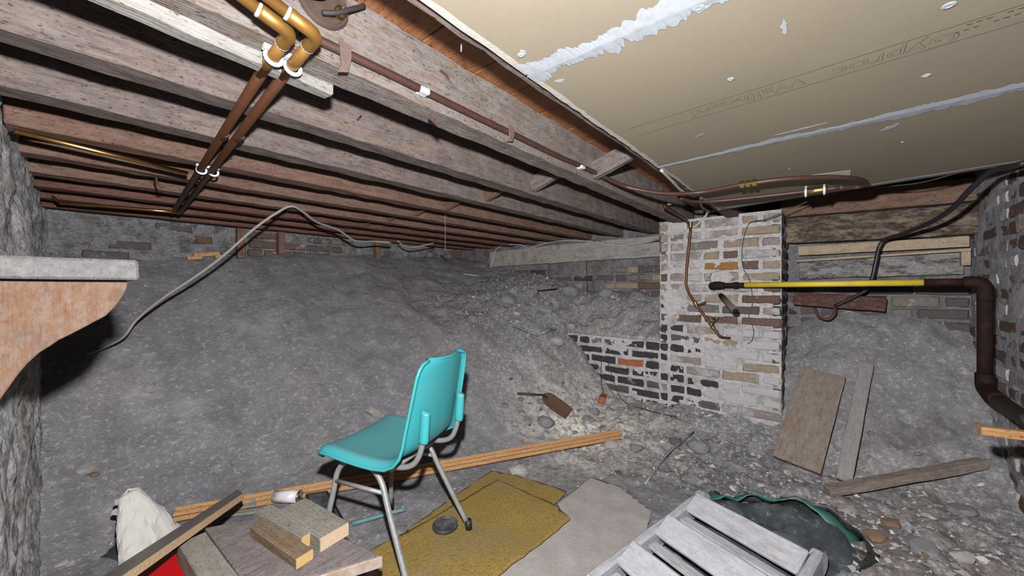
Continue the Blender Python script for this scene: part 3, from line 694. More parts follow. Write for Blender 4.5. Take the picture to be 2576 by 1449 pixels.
# ------------------------------------------------------------------ white batten, ceiling rose
tag(timber('painted_batten', (-.12, .848, ZJ-.0145), (.385, .892, ZJ-.0145), .040, .027, M['white_batten'], rough=.002, seed=8, bev=.004), 'off-white painted batten fixed under the joist behind the copper pipes', 'batten')
yj = JF[1]-JW
pr = at_y(812, 8, yj); rose = thing('ceiling_rose', 'old round brown ceiling rose with loose wires on a joist', 'light fitting', pr)
lathe('base_plate', [(.052, 0), (.052, .006), (.048, .011), (.044, .011), (.042, .008), (.032, .008), (.030, .014), (.022, .016), (.012, .014)], (0, -1, 0), pr, M['bakelite'], rose, 28)
for s in (-1, 1): lathe('terminal', [(.012, .0), (.012, .012), (.007, .016), (.003, .012)], (0, -1, 0), pr+Vector((s*.028, -.012, -s*.012)), M['brass'], rose, 14)
tube('red_wire', [pr+Vector(v) for v in ((-.004, -.03, .03), (-.004, -.036, .0), (-.018, -.034, -.016), (-.042, -.024, -.022))], .004, M['wire_red'], rose)
tube('grey_wire', [pr+Vector(v) for v in ((.08, -.02, .03), (.045, -.03, -.002), (.015, -.03, -.026), (-.01, -.022, -.036))], .005, M['wire_dark'], rose)
tube('dark_wire', [pr+Vector(v) for v in ((-.06, -.012, .03), (-.045, -.022, .012), (-.03, -.022, .03), (.0, -.03, .05))], .004, M['wire_dark'], rose)

# ------------------------------------------------------------------ twin copper pipes under the joists
ZPp = ZJ-.022
def cpipe(x0, y0, x1, label, r=.0108):
    t = thing('copper_pipe', label, 'pipe', (x0, y0, ZPp), 'twin copper pipes')
    tube('upper_run', [(-.12, y0, ZPp+.36*(x0-.045+.12)), (x0-.045, y0, ZPp+.005)], r*.92, M['copper_gold'], t, 1, 14)
    tube('elbow', [(x0-.05, y0, ZPp+.007), (x0-.03, y0, ZPp+.001), (x0-.012, y0+.006, ZPp), (x0-.001, y0+.02, ZPp), (x0, y0+.04, ZPp), (x0, y0+.055, ZPp)], r*1.12, M['copper_gold'], t, 4, 14)
    for q, ax in (((x0-.052, y0, ZPp+.007), (1, 0, -.3)), ((x0, y0+.055, ZPp), (0, 1, 0))): lathe('solder_ring', [(r*1.05, -.003), (r*1.16, -.001), (r*1.16, .001), (r*1.05, .003)], ax, q, M['solder'], t, 14)
    tube('front_run', [(x0, y0+.055, ZPp), (x0+.02*(x1-x0)*2, y0+.20, ZPp)], r, M['copper_gold'], t, 1, 14)
    tube('long_run', [(x0+.04*(x1-x0), y0+.19, ZPp), (x1, 3.05, ZPp)], r, M['copper_brown'], t, 1, 14)
    lathe('coupling', [(r*1.02, -.02), (r*1.15, -.018), (r*1.15, .018), (r*1.02, .02)], (x1-x0, 3.05-y0, 0), (x0+(x1-x0)*.28, y0+(3.05-y0)*.28, ZPp), M['copper_brown'], t, 14)
    return t
cpipe(.246, .716, .375, 'left of the twin copper pipes running under the joists'); cpipe(.280, .688, .405, 'right of the twin copper pipes running under the joists')
def clip(xc, y, label, skw):
    t = thing('pipe_clip', label, 'pipe clip', (xc, y, ZJ), 'white pipe clips')
    for s in (-1, 1):
        pts = [(xc+s*.0185+math.cos(a)*.0145, y+s*skw, ZPp+math.sin(a)*.0138) for a in np.linspace(math.radians(150), math.radians(390), 12)]
        tube('ring', pts, .0042, M['clip_white'], t, 1, 8, 1.0)
    box('base', (xc-.036, y-.008, ZPp+.011), (xc+.036, y+.008, ZJ-.001), M['clip_white'], t, .002)
clip(.268, .832, 'white double pipe clip on the twin copper pipes at the painted batten', .004); clip(.3295, 1.845, 'white double pipe clip on the twin copper pipes at the far branch', 0)
b1 = tube('branch_pipe', [(-.12, 1.80, ZPp+.002), (.28, 1.925, ZPp-.004)], .0085, M['copper_bright'], None, 1, 12); tag(b1, 'bright copper branch pipe joining the twin pipes from the stone wall', 'pipe')
b2 = tube('branch_pipe', [(-.09, 3.19, ZPp+.035), (-.06, 3.17, ZPp+.004), (-.02, 3.13, ZPp), (.385, 2.98, ZPp-.004)], .0085, M['copper_bright'], None, 4, 12); tag(b2, 'thin bright copper branch pipe furthest away near the bank wall', 'pipe')

# ------------------------------------------------------------------ brown heating pipe along the joist, loop and drop down the pier
yp = yj-.014
hp = thing('heating_pipe', 'brown pipe clipped along the joist, looping below the plasterboard', 'pipe', (1.0, yp, 1.558))
P = [(.285, yp, 1.561)]+[at_y(px, py, yp) for px, py in ((1000, 196), (1150, 270), (1300, 342), (1400, 391), (1475, 424))]
Z2 = 1.487
loop = [(1560, 464, 1.535), (1610, 478, 1.507), (1680, 487, Z2), (1760, 484, Z2), (1870, 464, Z2), (1980, 450, Z2), (2080, 446, Z2), (2145, 449, Z2), (2178, 459, Z2), (2160, 470, Z2), (2110, 472, Z2)]
tube('joist_run', P+[at_z(*q) for q in loop], .0095, M['pipe_brown'], hp, 6, 10)
tube('return_run', [at_z(2110, 472, Z2), at_z(2040, 480, Z2), at_z(1900, 496, Z2), at_z(1800, 506, Z2), at_z(1745, 507, Z2), at_z(1710, 498, Z2+.008)], .008, M['pipe_brown'], hp, 5, 10)
q0 = at_z(1882, 462, Z2)
for dx in (-.022, 0, .022): lathe('brass_nut', [(.010, -.009), (.0165, -.008), (.0165, .008), (.010, .009)], (-.1, 1, 0), q0+Vector((0, dx, 0)), M['brass'], hp, 6)
q1 = at_z(2050, 480, Z2); lathe('valve', [(.010, -.045), (.015, -.04), (.018, -.02), (.019, .02), (.015, .04), (.010, .045)], (.1, 1, 0), q1, M['brass'], hp, 12)
for s in (-1, 1):
    tube('clip', [q1+Vector((math.cos(a)*.02, s*.032, math.sin(a)*.02)) for a in np.linspace(2.4, 6.6, 9)]+[q1+Vector((.02, s*.032, .03))], .005, M['clip_white'], hp, 1, 6)
for (px, py) in ((1070, 226), (1466, 419)):
    q = at_y(px, py, yp-.006); box('small_clip', (q.x-.016, q.y-.006, q.z-.010), (q.x+.012, yj, q.z+.004), M['clip_white'], hp, .003)
for (px, py, L_) in ((868, 140, .055), (1286, 336, .04)):
    q = at_y(px, py, yp-.012)
    V = [(q.x-.012, q.y, q.z+.028), (q.x+.014, q.y, q.z+.026), (q.x+.013, q.y-.002, q.z-.002), (q.x+.006, q.y-.002, q.z-L_*.6), (q.x-.010, q.y+.012, q.z-L_*.62), (q.x-.009, q.y-.002, q.z-L_*.45)]
    slab('pipe_strap', V, (0, .003, 0), M['rust_dusty'], hp, .001)
dp = thing('drop_pipe', 'brown pipe with brass valves running down the brick pier', 'pipe', at_x(1730, 700, XP-.03))
xf = XP-.028
tube('pipe_run', [(2.15, .70, 1.512), (2.55, .725, 1.515), at_x(1733, 562, xf), at_x(1737, 580, xf), at_x(1735, 600, xf), at_x(1730, 650, xf), at_x(1726, 700, xf), at_x(1728, 725, xf), at_x(1745, 757, xf-.01), at_x(1775, 798, xf-.02), at_x(1800, 832, xf-.01), at_x(1815, 848, xf), at_x(1850, 851, XP+.03)], .0095, M['copper_brown'], dp, 5, 10)
for (px, py) in ((1737, 566), (1751, 766), (1792, 820)):
    lathe('fitting', [(.010, -.022), (.014, -.02), (.014, .02), (.010, .022)], (.1, -.35, -.8) if py > 600 else (0, 0, 1), at_x(px, py, xf-.012), M['brass'], dp, 10)
tube('valve_lever', [at_x(1754, 768, xf-.02), at_x(1766, 764, xf-.045), at_x(1775, 760, xf-.05)], .008, M['rust'], dp, 3, 8)
tube('tap', [at_x(1792, 820, xf-.02), at_x(1798, 808, xf-.04), at_x(1806, 800, xf-.045)], .006, M['brass'], dp, 3, 8)
tube('tap_head', [at_x(1793, 801, xf-.045), at_x(1808, 799, xf-.045)], .006, M['brass'], dp, 1, 8)

# ------------------------------------------------------------------ yellow gas pipe
gp = thing('gas_pipe', 'yellow-taped iron gas pipe crossing from pier to right-hand wall', 'pipe', at_x(2100, 712, 2.78))
a = at_x(1800, 718, 2.80); b = at_x(2452, 709, 2.72)
r1 = .022
def gl(t): return a+(b-a)*t
tube('bare_end', [gl(0), gl(.16)], r1*.74, M['iron_dark'], gp, 1, 14)
tube('yellow_section', [gl(.155), gl(.86)], r1*.76, M['yellow'], gp, 1, 16)
tube('bare_section', [gl(.855), gl(.985)], r1*.8, M['iron_dark'], gp, 1, 14)
lathe('collar', [(r1*.8, -.02), (r1*1.05, -.018), (r1*1.05, .018), (r1*.8, .02)], b-a, gl(.03), M['iron_dark'], gp, 14)
lathe('collar', [(r1*.75, -.015), (r1*.95, -.013), (r1*.95, .013), (r1*.75, .015)], b-a, gl(.11), M['iron_dark'], gp, 14)
tube('wall_elbow', [gl(.03), gl(.0), gl(-.02)+Vector((.02, 0, -.004)), gl(-.025)+Vector((.10, 0, -.01))], r1*1.2, M['iron_dark'], gp, 4, 14)
rb = at_x(2487, 955, 2.72); rb.x, rb.y = b.x, b.y-.012
tube('corner_elbow', [gl(.97), gl(1.0), b+Vector((0, -.025, -.012)), b+Vector((0, -.03, -.05)), b+Vector((0, -.03, -.09))], r1*1.15, M['iron_dark'], gp, 4, 14)
rt = b+Vector((0, -.03, -.06)); rbm = Vector((rt.x, rt.y, H-(950-CY)/F*1.76))
tube('riser', [rt, rbm], r1*1.1, M['iron_dark'], gp, 1, 14)
tube('foot_elbow', [rbm+Vector((0, 0, .03)), rbm, rbm+Vector((-.01, 0, -.03)), rbm+Vector((-.06, 0, -.045)), rbm+Vector((-.2, 0, -.05))], r1*1.4, M['iron_dark'], gp, 4, 14)
tube('lagged_run', [rbm+Vector((-.19, 0, -.05)), rbm+Vector((-1.3, 0, -.06))], r1*1.25, M['lagging'], gp, 1, 14)
st = thing('pipe_stub', 'short cut-off iron pipe stub sticking out of the brick pier', 'pipe', at_x(1815, 745, XP))
s0 = at_x(1812, 742, XP+.03); s1 = at_x(1850, 783, 2.60)
tube('stub', [s0, s1], .0185, M['rust_dusty'], st, 1, 14); tube('open_end', [s1, s1+(s1-s0).normalized()*.006], .0165, M['iron_dark'], st, 1, 14)
# plaster patch round the wall elbow
tag(lathe('mortar_patch', [(.075, 0), (.06, .012), (.02, .016)], (-1, 0, 0), at_x(1815, 700, XP-.004), M['mortar_pier'], None, 12, .2), 'lump of pale mortar on the brick above the pipe elbow', 'mortar')
# batten ends in front of the right-hand wall
e1 = at_x(2462, 1080, 1.9); tag(timber('loose_batten', e1, Vector((1.93, YR, e1.z+.005)), .035, .026, M['pine'], rough=.001), 'brown batten end projecting from the right wall below the lagged pipe', 'batten')

# ------------------------------------------------------------------ cables and wires
def cab(name, pts, r, mat, label, cat='cable', per=6): return tag(tube(name, pts, r, M[mat], None, per, 7), label, cat)
cab('grey_cable', [W(215, 893, 1.98), W(262, 874, 1.98), W(310, 848, 1.98), W(345, 803, 1.99), W(410, 750, 2.0), W(490, 697, 2.03), W(560, 645, 2.06), W(640, 575, 2.1), W(700, 533, 2.14), W(735, 519, 2.16), W(765, 535, 2.25), W(800, 560, 2.4), W(850, 578, 2.6), W(895, 606, 2.8), W(940, 607, 3.0), W(982, 610, 3.1)], .0072, 'cable_grey', 'thick grey cable drooping from the joists over the dirt bank')
cab('loose_cable', [W(1000, 606, 3.2), W(1020, 620, 3.3), W(1042, 622, 3.4), W(1090, 612, 3.5)], .006, 'cable_grey', 'short grey cable end between the joists above the bank')
cab('beam_cable', [on_ground(1165, 692, .01), on_ground(1200, 696, .012), at_x(1225, 688, 3.26), at_x(1240, 655, 3.28), at_x(1248, 628, 3.28), at_x(1275, 615, 3.28), at_x(1310, 617, 3.28), at_x(1330, 624, 3.28), at_x(1375, 612, 3.28), at_x(1420, 606, 3.28), at_x(1480, 608, 3.28), at_x(1540, 618, 3.28), at_x(1580, 616, 3.28), at_x(1640, 607, 3.2), at_x(1675, 596, XP-.01), at_x(1720, 580, XP-.01), at_x(1750, 568, XP-.01), at_x(1772, 546, XP-.01), at_x(1780, 535, XP-.01)], .006, 'cable_white', 'thin pale cable sagging along the grey wall beam to the pier')
cab('white_cable', [at_z(1663, 428, 1.512), at_z(1690, 455, 1.505), at_z(1715, 480, 1.50), at_z(1745, 493, 1.50), at_z(1753, 488, 1.51)], .006, 'cable_white', 'pale cable hanging from the plasterboard corner by the pipes')
cab('white_cable', [at_z(1764, 494, 1.512), at_x(1762, 510, 2.3), at_x(1768, 522, 2.5), at_x(1785, 530, XP-.03), at_x(1798, 530, XP-.02)], .007, 'cable_white', 'short pale cable and connector at the top of the brick pier')
cab('black_cable', [W(2576, 410, 1.25), W(2540, 420, 1.32), W(2492, 432, 1.40), W(2440, 478, 1.50), W(2395, 525, 1.62), W(2340, 560, 1.78), W(2270, 588, 2.0), W(2228, 602, 2.15), W(2212, 622, 2.18), W(2204, 655, 2.2), W(2194, 700, 2.22), W(2180, 728, 2.25), W(2150, 746, 2.3), W(2100, 770, 2.38)], .0105, 'cable_black', 'thick black cable drooping across the recess behind the yellow pipe')
cab('green_wire', [W(2420, 432, 1.50), W(2300, 462, 1.68), W(2150, 476, 1.95), W(2050, 500, 2.1), W(1980, 530, 2.2), W(1925, 552, 2.3), at_x(1888, 560, XP-.012), at_x(1873, 590, XP-.012), at_x(1866, 640, XP-.012), at_x(1870, 675, XP-.012), at_x(1886, 705, XP-.012), at_x(1893, 760, XP-.012), at_x(1884, 795, XP-.012), at_x(1896, 830, XP-.012), at_x(1892, 856, XP-.012), at_x(1880, 865, XP-.012)], .0028, 'wire_green', 'thin green wire hanging down the face of the brick pier', 'wire')
cab('iron_loop', [at_x(2050, 775, 3.2), at_x(2060, 795, 3.15), at_x(2082, 803, 3.14), at_x(2098, 792, 3.15), at_x(2100, 772, 3.2)], .009, 'rust', 'rusty iron loop hanging at the end of the black cable', 'hook')
cab('rod', [at_x(1475, 655, 3.3), on_ground(1478, 728, .01)], .004, 'wire_dark', 'thin upright rod standing between the beam and the rubble', 'rod', 1)
cab('stiff_wire', [on_ground(1622, 1226, .012), on_ground(1680, 1160, .04), on_ground(1745, 1100, .03)], .006, 'steel', 'thin grey rod lying on the dark dirt behind the pale ladder', 'rod', 3)
cab('bent_wire', [on_ground(1290, 829, .01), on_ground(1400, 833, .012), on_ground(1350, 852, .012), on_ground(1300, 832, .012)], .003, 'wire_dark', 'bent thin wire lying on the rubble of the bank', 'wire', 1)
cab('bent_wire', [on_ground(1520, 1000, .01), on_ground(1512, 965, .05), on_ground(1520, 955, .08), on_ground(1560, 1010, .03), on_ground(1620, 1035, .012), on_ground(1700, 1060, .02)], .003, 'wire_dark', 'rusty wire arching out of the rubble by the brick footing', 'wire', 4)
cab('cobweb_strand', [W(1120, 520, 2.6), W(1120, 630, 2.6)], .0012, 'web', 'single cobweb strand hanging from the joists over the bank', 'cobweb', 1)
cab('cobweb_strand', [W(1162, 62, .78), W(1161, 105, .78), W(1160, 130, .78)], .0012, 'web', 'cobweb strand hanging from the plasterboard edge', 'cobweb', 1)
cab('iron_bar', [on_ground(1108, 630, .05), on_ground(1138, 668, .02)], .008, 'rust', 'dark rusty bar leaning at the top of the dirt bank', 'bar', 1)
cab('iron_bar', [on_ground(1352, 738, .02), on_ground(1400, 733, .02)], .008, 'iron_dark', 'dark iron bar end sticking out of the rubble under the beam', 'bar', 1)
# hooks and nails in the joists
def nail(px, py, y, dv, L_, r, label, mat='rust'):
    p = at_y(px, py, y); return tag(tube('nail', [p, p+Vector(dv).normalized()*L_], r, M[mat], None, 1, 6), label, 'nail')
nail(908, 292, JF[2]-JW, (-.5, -.5, -.55), .04, .0025, 'bent rusty nail in the second joist below the brown pipe')
nail(1093, 577, JF[7]-JW, (0, -1, -.2), .03, .003, 'rusty nail pair end in a far red-brown joist')
hk = at_y(393, 463, JF[5]-JW); tag(tube('hook', [hk+Vector(v) for v in ((0, .0, .03), (0, -.015, .01), (.01, -.02, -.015), (.022, -.015, -.01))], .004, M['rust'], None, 4, 6), 'small rusty cup hook under a joist behind the twin pipes', 'hook')
for (px, py, lab) in ((1120, 185, 'flat rusty bracket piece on the joist above the brown pipe'), (1090, 300, 'small rusty clip on the pale joist underside'), (1562, 470, 'rusty clip on the joist where the pipe bends')):
    p = at_y(px, py, yj-.003); tag(slab('rusty_clip', [p+Vector(v) for v in ((-.016, 0, .006), (.006, 0, .002), (.016, 0, -.008), (.012, 0, -.014), (-.004, 0, -.006), (-.018, 0, -.002))], (0, .0025, 0), M['rust'], None, .0008), lab, 'clip')
tag(box('pipe_saddle', at_x(1684, 514, 2.4)-Vector((.012, .01, .004)), at_x(1684, 514, 2.4)+Vector((.012, .01, .006)), M['clip_white'], None, .003), 'small white pipe saddle near the pier end of the joist', 'pipe clip')

# ------------------------------------------------------------------ chair
def build_chair():
    lat, dep = -.463, 1.478; O = Vector((lat*SN+dep*CS, -lat*CS+dep*SN, 0))
    fx = Vector((-.927*SN+.375*CS, .927*CS+.375*SN, 0)).normalized()
    t = thing('plastic_chair', 'turquoise plastic stacking chair with grey tubular steel legs', 'chair', (0, 0, 0))
    prof = [(.205, .408), (.205, .424), (.195, .436), (.175, .442), (.13, .441), (.07, .434), (.0, .427), (-.06, .424), (-.11, .428), (-.145, .440), (-.170, .463), (-.186, .50), (-.198, .55), (-.210, .61), (-.222, .67), (-.233, .73), (-.240, .758), (-.243, .774), (-.2445, .783)]
    wid = [.345, .375, .392, .40, .405, .405, .40, .395, .39, .385, .378, .368, .356, .346, .338, .328, .314, .285, .22]
    nu = 21; V = []; Fc = []
    for i, ((x, z), w) in enumerate(zip(prof, wid)):
        bk = min(1, max(0, (i-8)/4)); dx, dz = (prof[min(i+1, len(prof)-1)][0]-prof[max(i-1, 0)][0], prof[min(i+1, len(prof)-1)][1]-prof[max(i-1, 0)][1])
        l = math.hypot(dx, dz); nx, nz_ = (dz/l, -dx/l)
        if nz_ < 0 and bk < .5: nx, nz_ = -nx, -nz_
        if bk >= .5 and nx < 0: nx, nz_ = -nx, -nz_
        for k in range(nu):
            u = -1+2*k/(nu-1); au = abs(u)
            lift = (.016*au**2.5*(1-bk)+.034*au**2.2*bk)
            if au > .97: lift -= (.024*(1-bk)+.020*bk)
            V.append((x+nx*lift, u*w/2, z+nz_*lift))
    for i in range(len(prof)-1):
        for k in range(nu-1): Fc.append((i*nu+k, i*nu+k+1, (i+1)*nu+k+1, (i+1)*nu+k))
    s = mk('seat_shell', V, Fc, M['chair'], None, True)
    so = s.modifiers.new('solid', 'SOLIDIFY'); so.thickness = .006; so.offset = 0
    sb = s.modifiers.new('sub', 'SUBSURF'); sb.levels = 2; sb.render_levels = 2
    s.parent = t
    # rim flange all round the shell
    rim = [V[k] for k in range(0)]
    L1 = [V[i*nu] for i in range(len(prof))]; L2 = [V[i*nu+nu-1] for i in range(len(prof))]; top = V[(len(prof)-1)*nu:(len(prof))*nu]; frt = V[0:nu]
    ring = [Vector(p) for p in (L1+top[1:-1]+L2[::-1]+frt[::-1][1:-1])]
    rm = tube('rim', ring+[ring[0]], .0062, M['chair'], None, 1, 6); rm.parent = t
    for sd in (-1, 1):
        y = sd*.120
        f = tube('side_tube', [(-.222, y, .60), (-.218, y, .54), (-.206, y, .475), (-.180, y*1.02, .425), (-.13, y*1.03, .402), (-.05, y*1.03, .398), (.05, y*1.03, .402), (.13, y*1.02, .410)], .0105, M['steel'], None, 5, 10); f.parent = t
        sl = tube('sleeve', [(-.216, y, .50), (-.218, y, .52), (-.224, y, .60), (-.226, y, .612)], .0185, M['chair'], None, 3, 12, .8, radii=[.9, 1, 1, .95, .6]); sl.parent = t
        for (xa, xm, xe_, ye_) in ((.115, .15, .195, .20), (-.005, -.06, -.222, .197)):
            g = tube('leg', [(xa-(.05 if xe_ > 0 else -.05), sd*.139, .388), (xa, sd*.142, .387), (xm, sd*.150, .345), (xm+(xe_-xm)*.25, sd*(.15+(ye_-.15)*.25), .26), (xe_, sd*ye_, .02)], .0105, M['steel'], None, 5, 10); g.parent = t
            cp = tube('foot_cap', [(xe_-.003*np.sign(xe_), sd*(ye_-.003), .05), (xe_, sd*ye_, .004)], .0145, M['rubber'], None, 1, 12); cp.location -= g.location; cp.parent = g
        br = tube('stretcher', [(.152, sd*.156, .315), (-.072, sd*.156, .315)], .0075, M['steel'], None, 1, 8, 1.0); br.parent = t
    for x in (-.09, .09):
        c = tube('cross_tube', [(x, -.14, .392), (x, .14, .392)], .009, M['steel'], None, 1, 10); c.parent = t
    yv = Vector((0, 0, 1)).cross(fx)
    O.z = .014; t.matrix_basis = Matrix.Translation(O) @ Matrix(((fx.x, yv.x, 0), (fx.y, yv.y, 0), (0, 0, 1))).to_4x4()
    return t
build_chair()

# ------------------------------------------------------------------ floor coverings
def sheet(name, poly_px, z, mat, label, cat, amp=.006, res=.02, thick=.008, zf=None):
    P = [at_z(px, py, z) for px, py in poly_px]; xs = [p.x for p in P]; ys = [p.y for p in P]
    def inside(x, y):
        c = False; j = len(P)-1
        for i in range(len(P)):
            if ((P[i].y > y) != (P[j].y > y)) and (x < (P[j].x-P[i].x)*(y-P[i].y)/(P[j].y-P[i].y)+P[i].x): c = not c
            j = i
        return c
    # triangulated fill: boundary walk (jittered) plus inner grid, via bmesh grid clipping
    import bmesh
    bm = bmesh.new(); bpts = []
    for i in range(len(P)):
        a, b = P[i], P[(i+1) % len(P)]; n = max(1, int((b-a).length/.03))
        for k in range(n):
            q = a.lerp(b, k/n); nn = Vector((-(b-a).y, (b-a).x, 0)).normalized(); bpts.append(q+nn*random.uniform(-.003, .003))
    f = bm.faces.new([bm.verts.new((q.x, q.y, 0)) for q in bpts])
    for axis, lo, hi in ((0, min(xs), max(xs)), (1, min(ys), max(ys))):
        v = lo+res
        while v < hi:
            co = (v, 0, 0) if axis == 0 else (0, v, 0); no = (1, 0, 0) if axis == 0 else (0, 1, 0)
            bmesh.ops.bisect_plane(bm, geom=bm.verts[:]+bm.edges[:]+bm.faces[:], plane_co=co, plane_no=no); v += res
    for v in bm.verts:
        g = max(gz(v.co.x, v.co.y), 0)
        v.co.z = max(z, g*.6+z*.4)+float(fbm(v.co.x, v.co.y, 5, 2))*amp+float(fbm(v.co.x, v.co.y, 22, 2))*amp*.4+(zf(v.co.x, v.co.y) if zf else 0)
    me = bpy.data.meshes.new(name); bm.to_mesh(me); bm.free(); me.materials.append(mat); me.polygons.foreach_set('use_smooth', [True]*len(me.polygons))
    o = link(name, me); m = o.modifiers.new('solid', 'SOLIDIFY'); m.thickness = thick; m.offset = -1
    me.update()
    if me.polygons and me.polygons[0].normal.z < 0: me.flip_normals()
    return tag(o, label, cat)
sheet('carpet_offcut', [(1236, 1184), (1300, 1196), (1425, 1234), (1392, 1268), (1430, 1300), (1200, 1330), (1010, 1345), (1130, 1255)], .012, M['carpet'], 'brownish lower mustard carpet piece showing behind the front one', 'carpet', .005)
sheet('carpet_offcut', [(1250, 1206), (1390, 1268), (1436, 1302), (1360, 1362), (1240, 1452), (1120, 1560), (700, 1640), (860, 1430), (945, 1378), (1060, 1318), (1170, 1252)], .026, M['carpet'], 'large mustard yellow carpet piece under the turquoise chair', 'carpet', .006, thick=.012)
sheet('grey_sheet', [(1485, 1202), (1560, 1222), (1640, 1284), (1628, 1330), (1560, 1470), (1480, 1640), (1080, 1640), (1200, 1470), (1330, 1380), (1420, 1295), (1400, 1262)], .014, M['rug_grey'], 'pale grey dusty underlay sheet beside the mustard carpet', 'underlay', .006)
ds = thing('black_disc', 'round black plastic disc with a knob on the mustard carpet', 'disc', at_z(1120, 1326, .034))
c0 = at_z(1120, 1324, .034)
lathe('disc', [(.052, 0), (.054, .003), (.054, .011), (.049, .012), (.047, .005), (.012, .005)], (0, 0, 1), c0, M['black_plastic'], ds, 32)
lathe('knob', [(.007, 0), (.007, .012), (.004, .013)], (0, 0, 1), c0+Vector((0, 0, .005)), M['black_plastic'], ds, 12)

# ------------------------------------------------------------------ pine moulding, leaning boards, shovel
a = at_z(437, 1290, .035); b = at_z(1560, 1094, .06); a.z = gz(a.x, a.y)+.03; b.z = gz(b.x, b.y)+.03
mo = thing('pine_moulding', 'long grooved pine moulding lying along the foot of the bank', 'moulding', (a+b)/2)
upm = Vector((-.35, -.55, .75))
for k, (o_, w_, t_) in enumerate(((-.022, .019, .014), (.0, .020, .018), (.022, .019, .014))):
    sd = upm.normalized().cross((b-a).normalized()).normalized()
    timber('strip', a+sd*o_, b+sd*o_, w_, t_, M['pine'], mo, up=upm, rough=.0006, seed=k)
def leanboard(top, bot, w, t, mat, label, seed):
    p1 = on_ground(*top); p0 = on_ground(*bot); n = (p1-p0); nrm = Vector((-n.z, 0, n.x)).normalized(); nrm = -nrm if nrm.z < 0 else nrm
    return tag(timber('leaning_board', p0+nrm*.07, p1+nrm*.07, w, t, mat, up=nrm, rough=.002, seed=seed, bev=.002), label, 'board')
leanboard((2070, 958), (2003, 1186), .215, .02, M['board_brown'], 'wide brown board leaning on the dirt in the recess', 1)
leanboard((2178, 942), (2122, 1226), .062, .02, M['board_grey'], 'narrow grey board leaning beside the wide brown board', 2)
a = on_ground(2080, 1248, .022); b = on_ground(2474, 1188, .03); tag(timber('floor_timber', a, b, .05, .04, M['board_brown'], rough=.002, seed=4), 'old brown timber lying on the floor below the leaning boards', 'timber')
sv = thing('hand_shovel', 'small rusty hand shovel lying on the rubble', 'shovel', on_ground(1370, 1020))
ha = on_ground(1302, 1003, .03); hb = on_ground(1366, 1012, .045); bl = on_ground(1424, 1050, .03)
tube('handle', [ha, ha.lerp(hb, .7)], .011, M['rust'], sv, 1, 10); tube('shank', [ha.lerp(hb, .65), hb, hb.lerp(bl, .2)], .006, M['iron_dark'], sv, 3, 8)
dirb = (bl-hb); L_ = dirb.length*1.12; dirb.normalize(); vw = (Vector((0, 0, H))-hb).normalized(); nn = (vw-dirb*vw.dot(dirb)).normalized(); nn = (nn+Vector((0, 0, .5))).normalized(); sdv = nn.cross(dirb).normalized(); nn = dirb.cross(sdv)
V = []; Fc = []
for i, (u, w_) in enumerate(((.0, .012), (.06, .03), (.15, .045), (.3, .052), (.6, .052), (.9, .05), (1.0, .047))):
    for k in range(7): s = -1+k/3; V.append(hb+dirb*L_*u+sdv*s*w_+nn*(.016*s*s-.008))
for i in range(6):
    for k in range(6): q = i*7+k; Fc.append((q, q+1, q+8, q+7))
bo = mk('blade', V, Fc, M['rust'], sv, True); bo.modifiers.new('solid', 'SOLIDIFY').thickness = .003
# loose wood on the bank
wf = thing('wood_frame', 'broken orange wooden frame lying at the top of the bank', 'wood frame', on_ground(525, 645))
g = lambda px, py, l=.03: on_ground(px, py, l)
timber('long_bar', g(487, 638, .05), g(553, 624, .05), .025, .03, M['pine'], wf); timber('short_bar', g(470, 640), g(508, 655), .035, .025, M['pine'], wf); timber('short_bar', g(540, 632), g(563, 640), .04, .025, M['pine'], wf)

# ------------------------------------------------------------------ things at lower left
ZT = .25
def pz(px, py, z): return at_z(px, py, z)
tb = thing('low_bench', 'low grey-brown wooden bench top carrying timber offcuts', 'bench', (pz(760, 1400, 0).x, pz(760, 1400, ZT).y, 0))
top = [pz(515, 1327, ZT), pz(650, 1303, ZT), pz(800, 1322, ZT), pz(962, 1398, ZT), pz(700, 1475, ZT), pz(640, 1500, ZT)]
slab('bench_top', top, (0, 0, -.032), M['table_top'], tb, .004)
fe = [pz(962, 1399, ZT), pz(640, 1500, ZT)]
timber('front_edge', fe[0]+Vector((0, 0, -.016)), fe[1]+Vector((0, 0, -.016)), .006, .033, M['table_edge'], tb)
cen = sum(top, Vector())/len(top)
for q in (top[0], top[2], top[3], top[5]):
    w_ = q.lerp(cen, .12); timber('leg', (w_.x, w_.y, ZT-.033), (w_.x, w_.y, max(gz(w_.x, w_.y), 0)+.001), .035, .035, M['iron_dark'], tb, up=(1, 0, 0))
def offcut(name, near, far, w, t, z, mat, endm, label):
    th_ = thing(name, label, 'timber', pz(*near, z)); n_ = pz(*near, z+t); f_ = pz(*far, z+t); n_.z = f_.z = z+t/2+.001
    timber('body', n_, f_, w, t, mat, th_, rough=.001, bev=.0015); d_ = (n_-f_).normalized()
    timber('sawn_end', n_, n_+d_*.002, w*.97, t*.96, endm, th_, bev=0); return th_
offcut('timber_offcut', (842, 1334), (735, 1268), .096, .042, ZT, M['offcut'], M['end_grain'], 'wide grey plank offcut with pale sawn end on the bench')
offcut('timber_offcut', (778, 1341), (660, 1276), .050, .040, ZT, M['offcut'], M['end_yellow'], 'grey timber offcut with yellow sawn end beside the wide plank')
offcut('timber_offcut', (766, 1394), (650, 1316), .050, .030, ZT, M['offcut_brown'], M['end_yellow'], 'small grooved brown batten offcut lying in front on the bench')
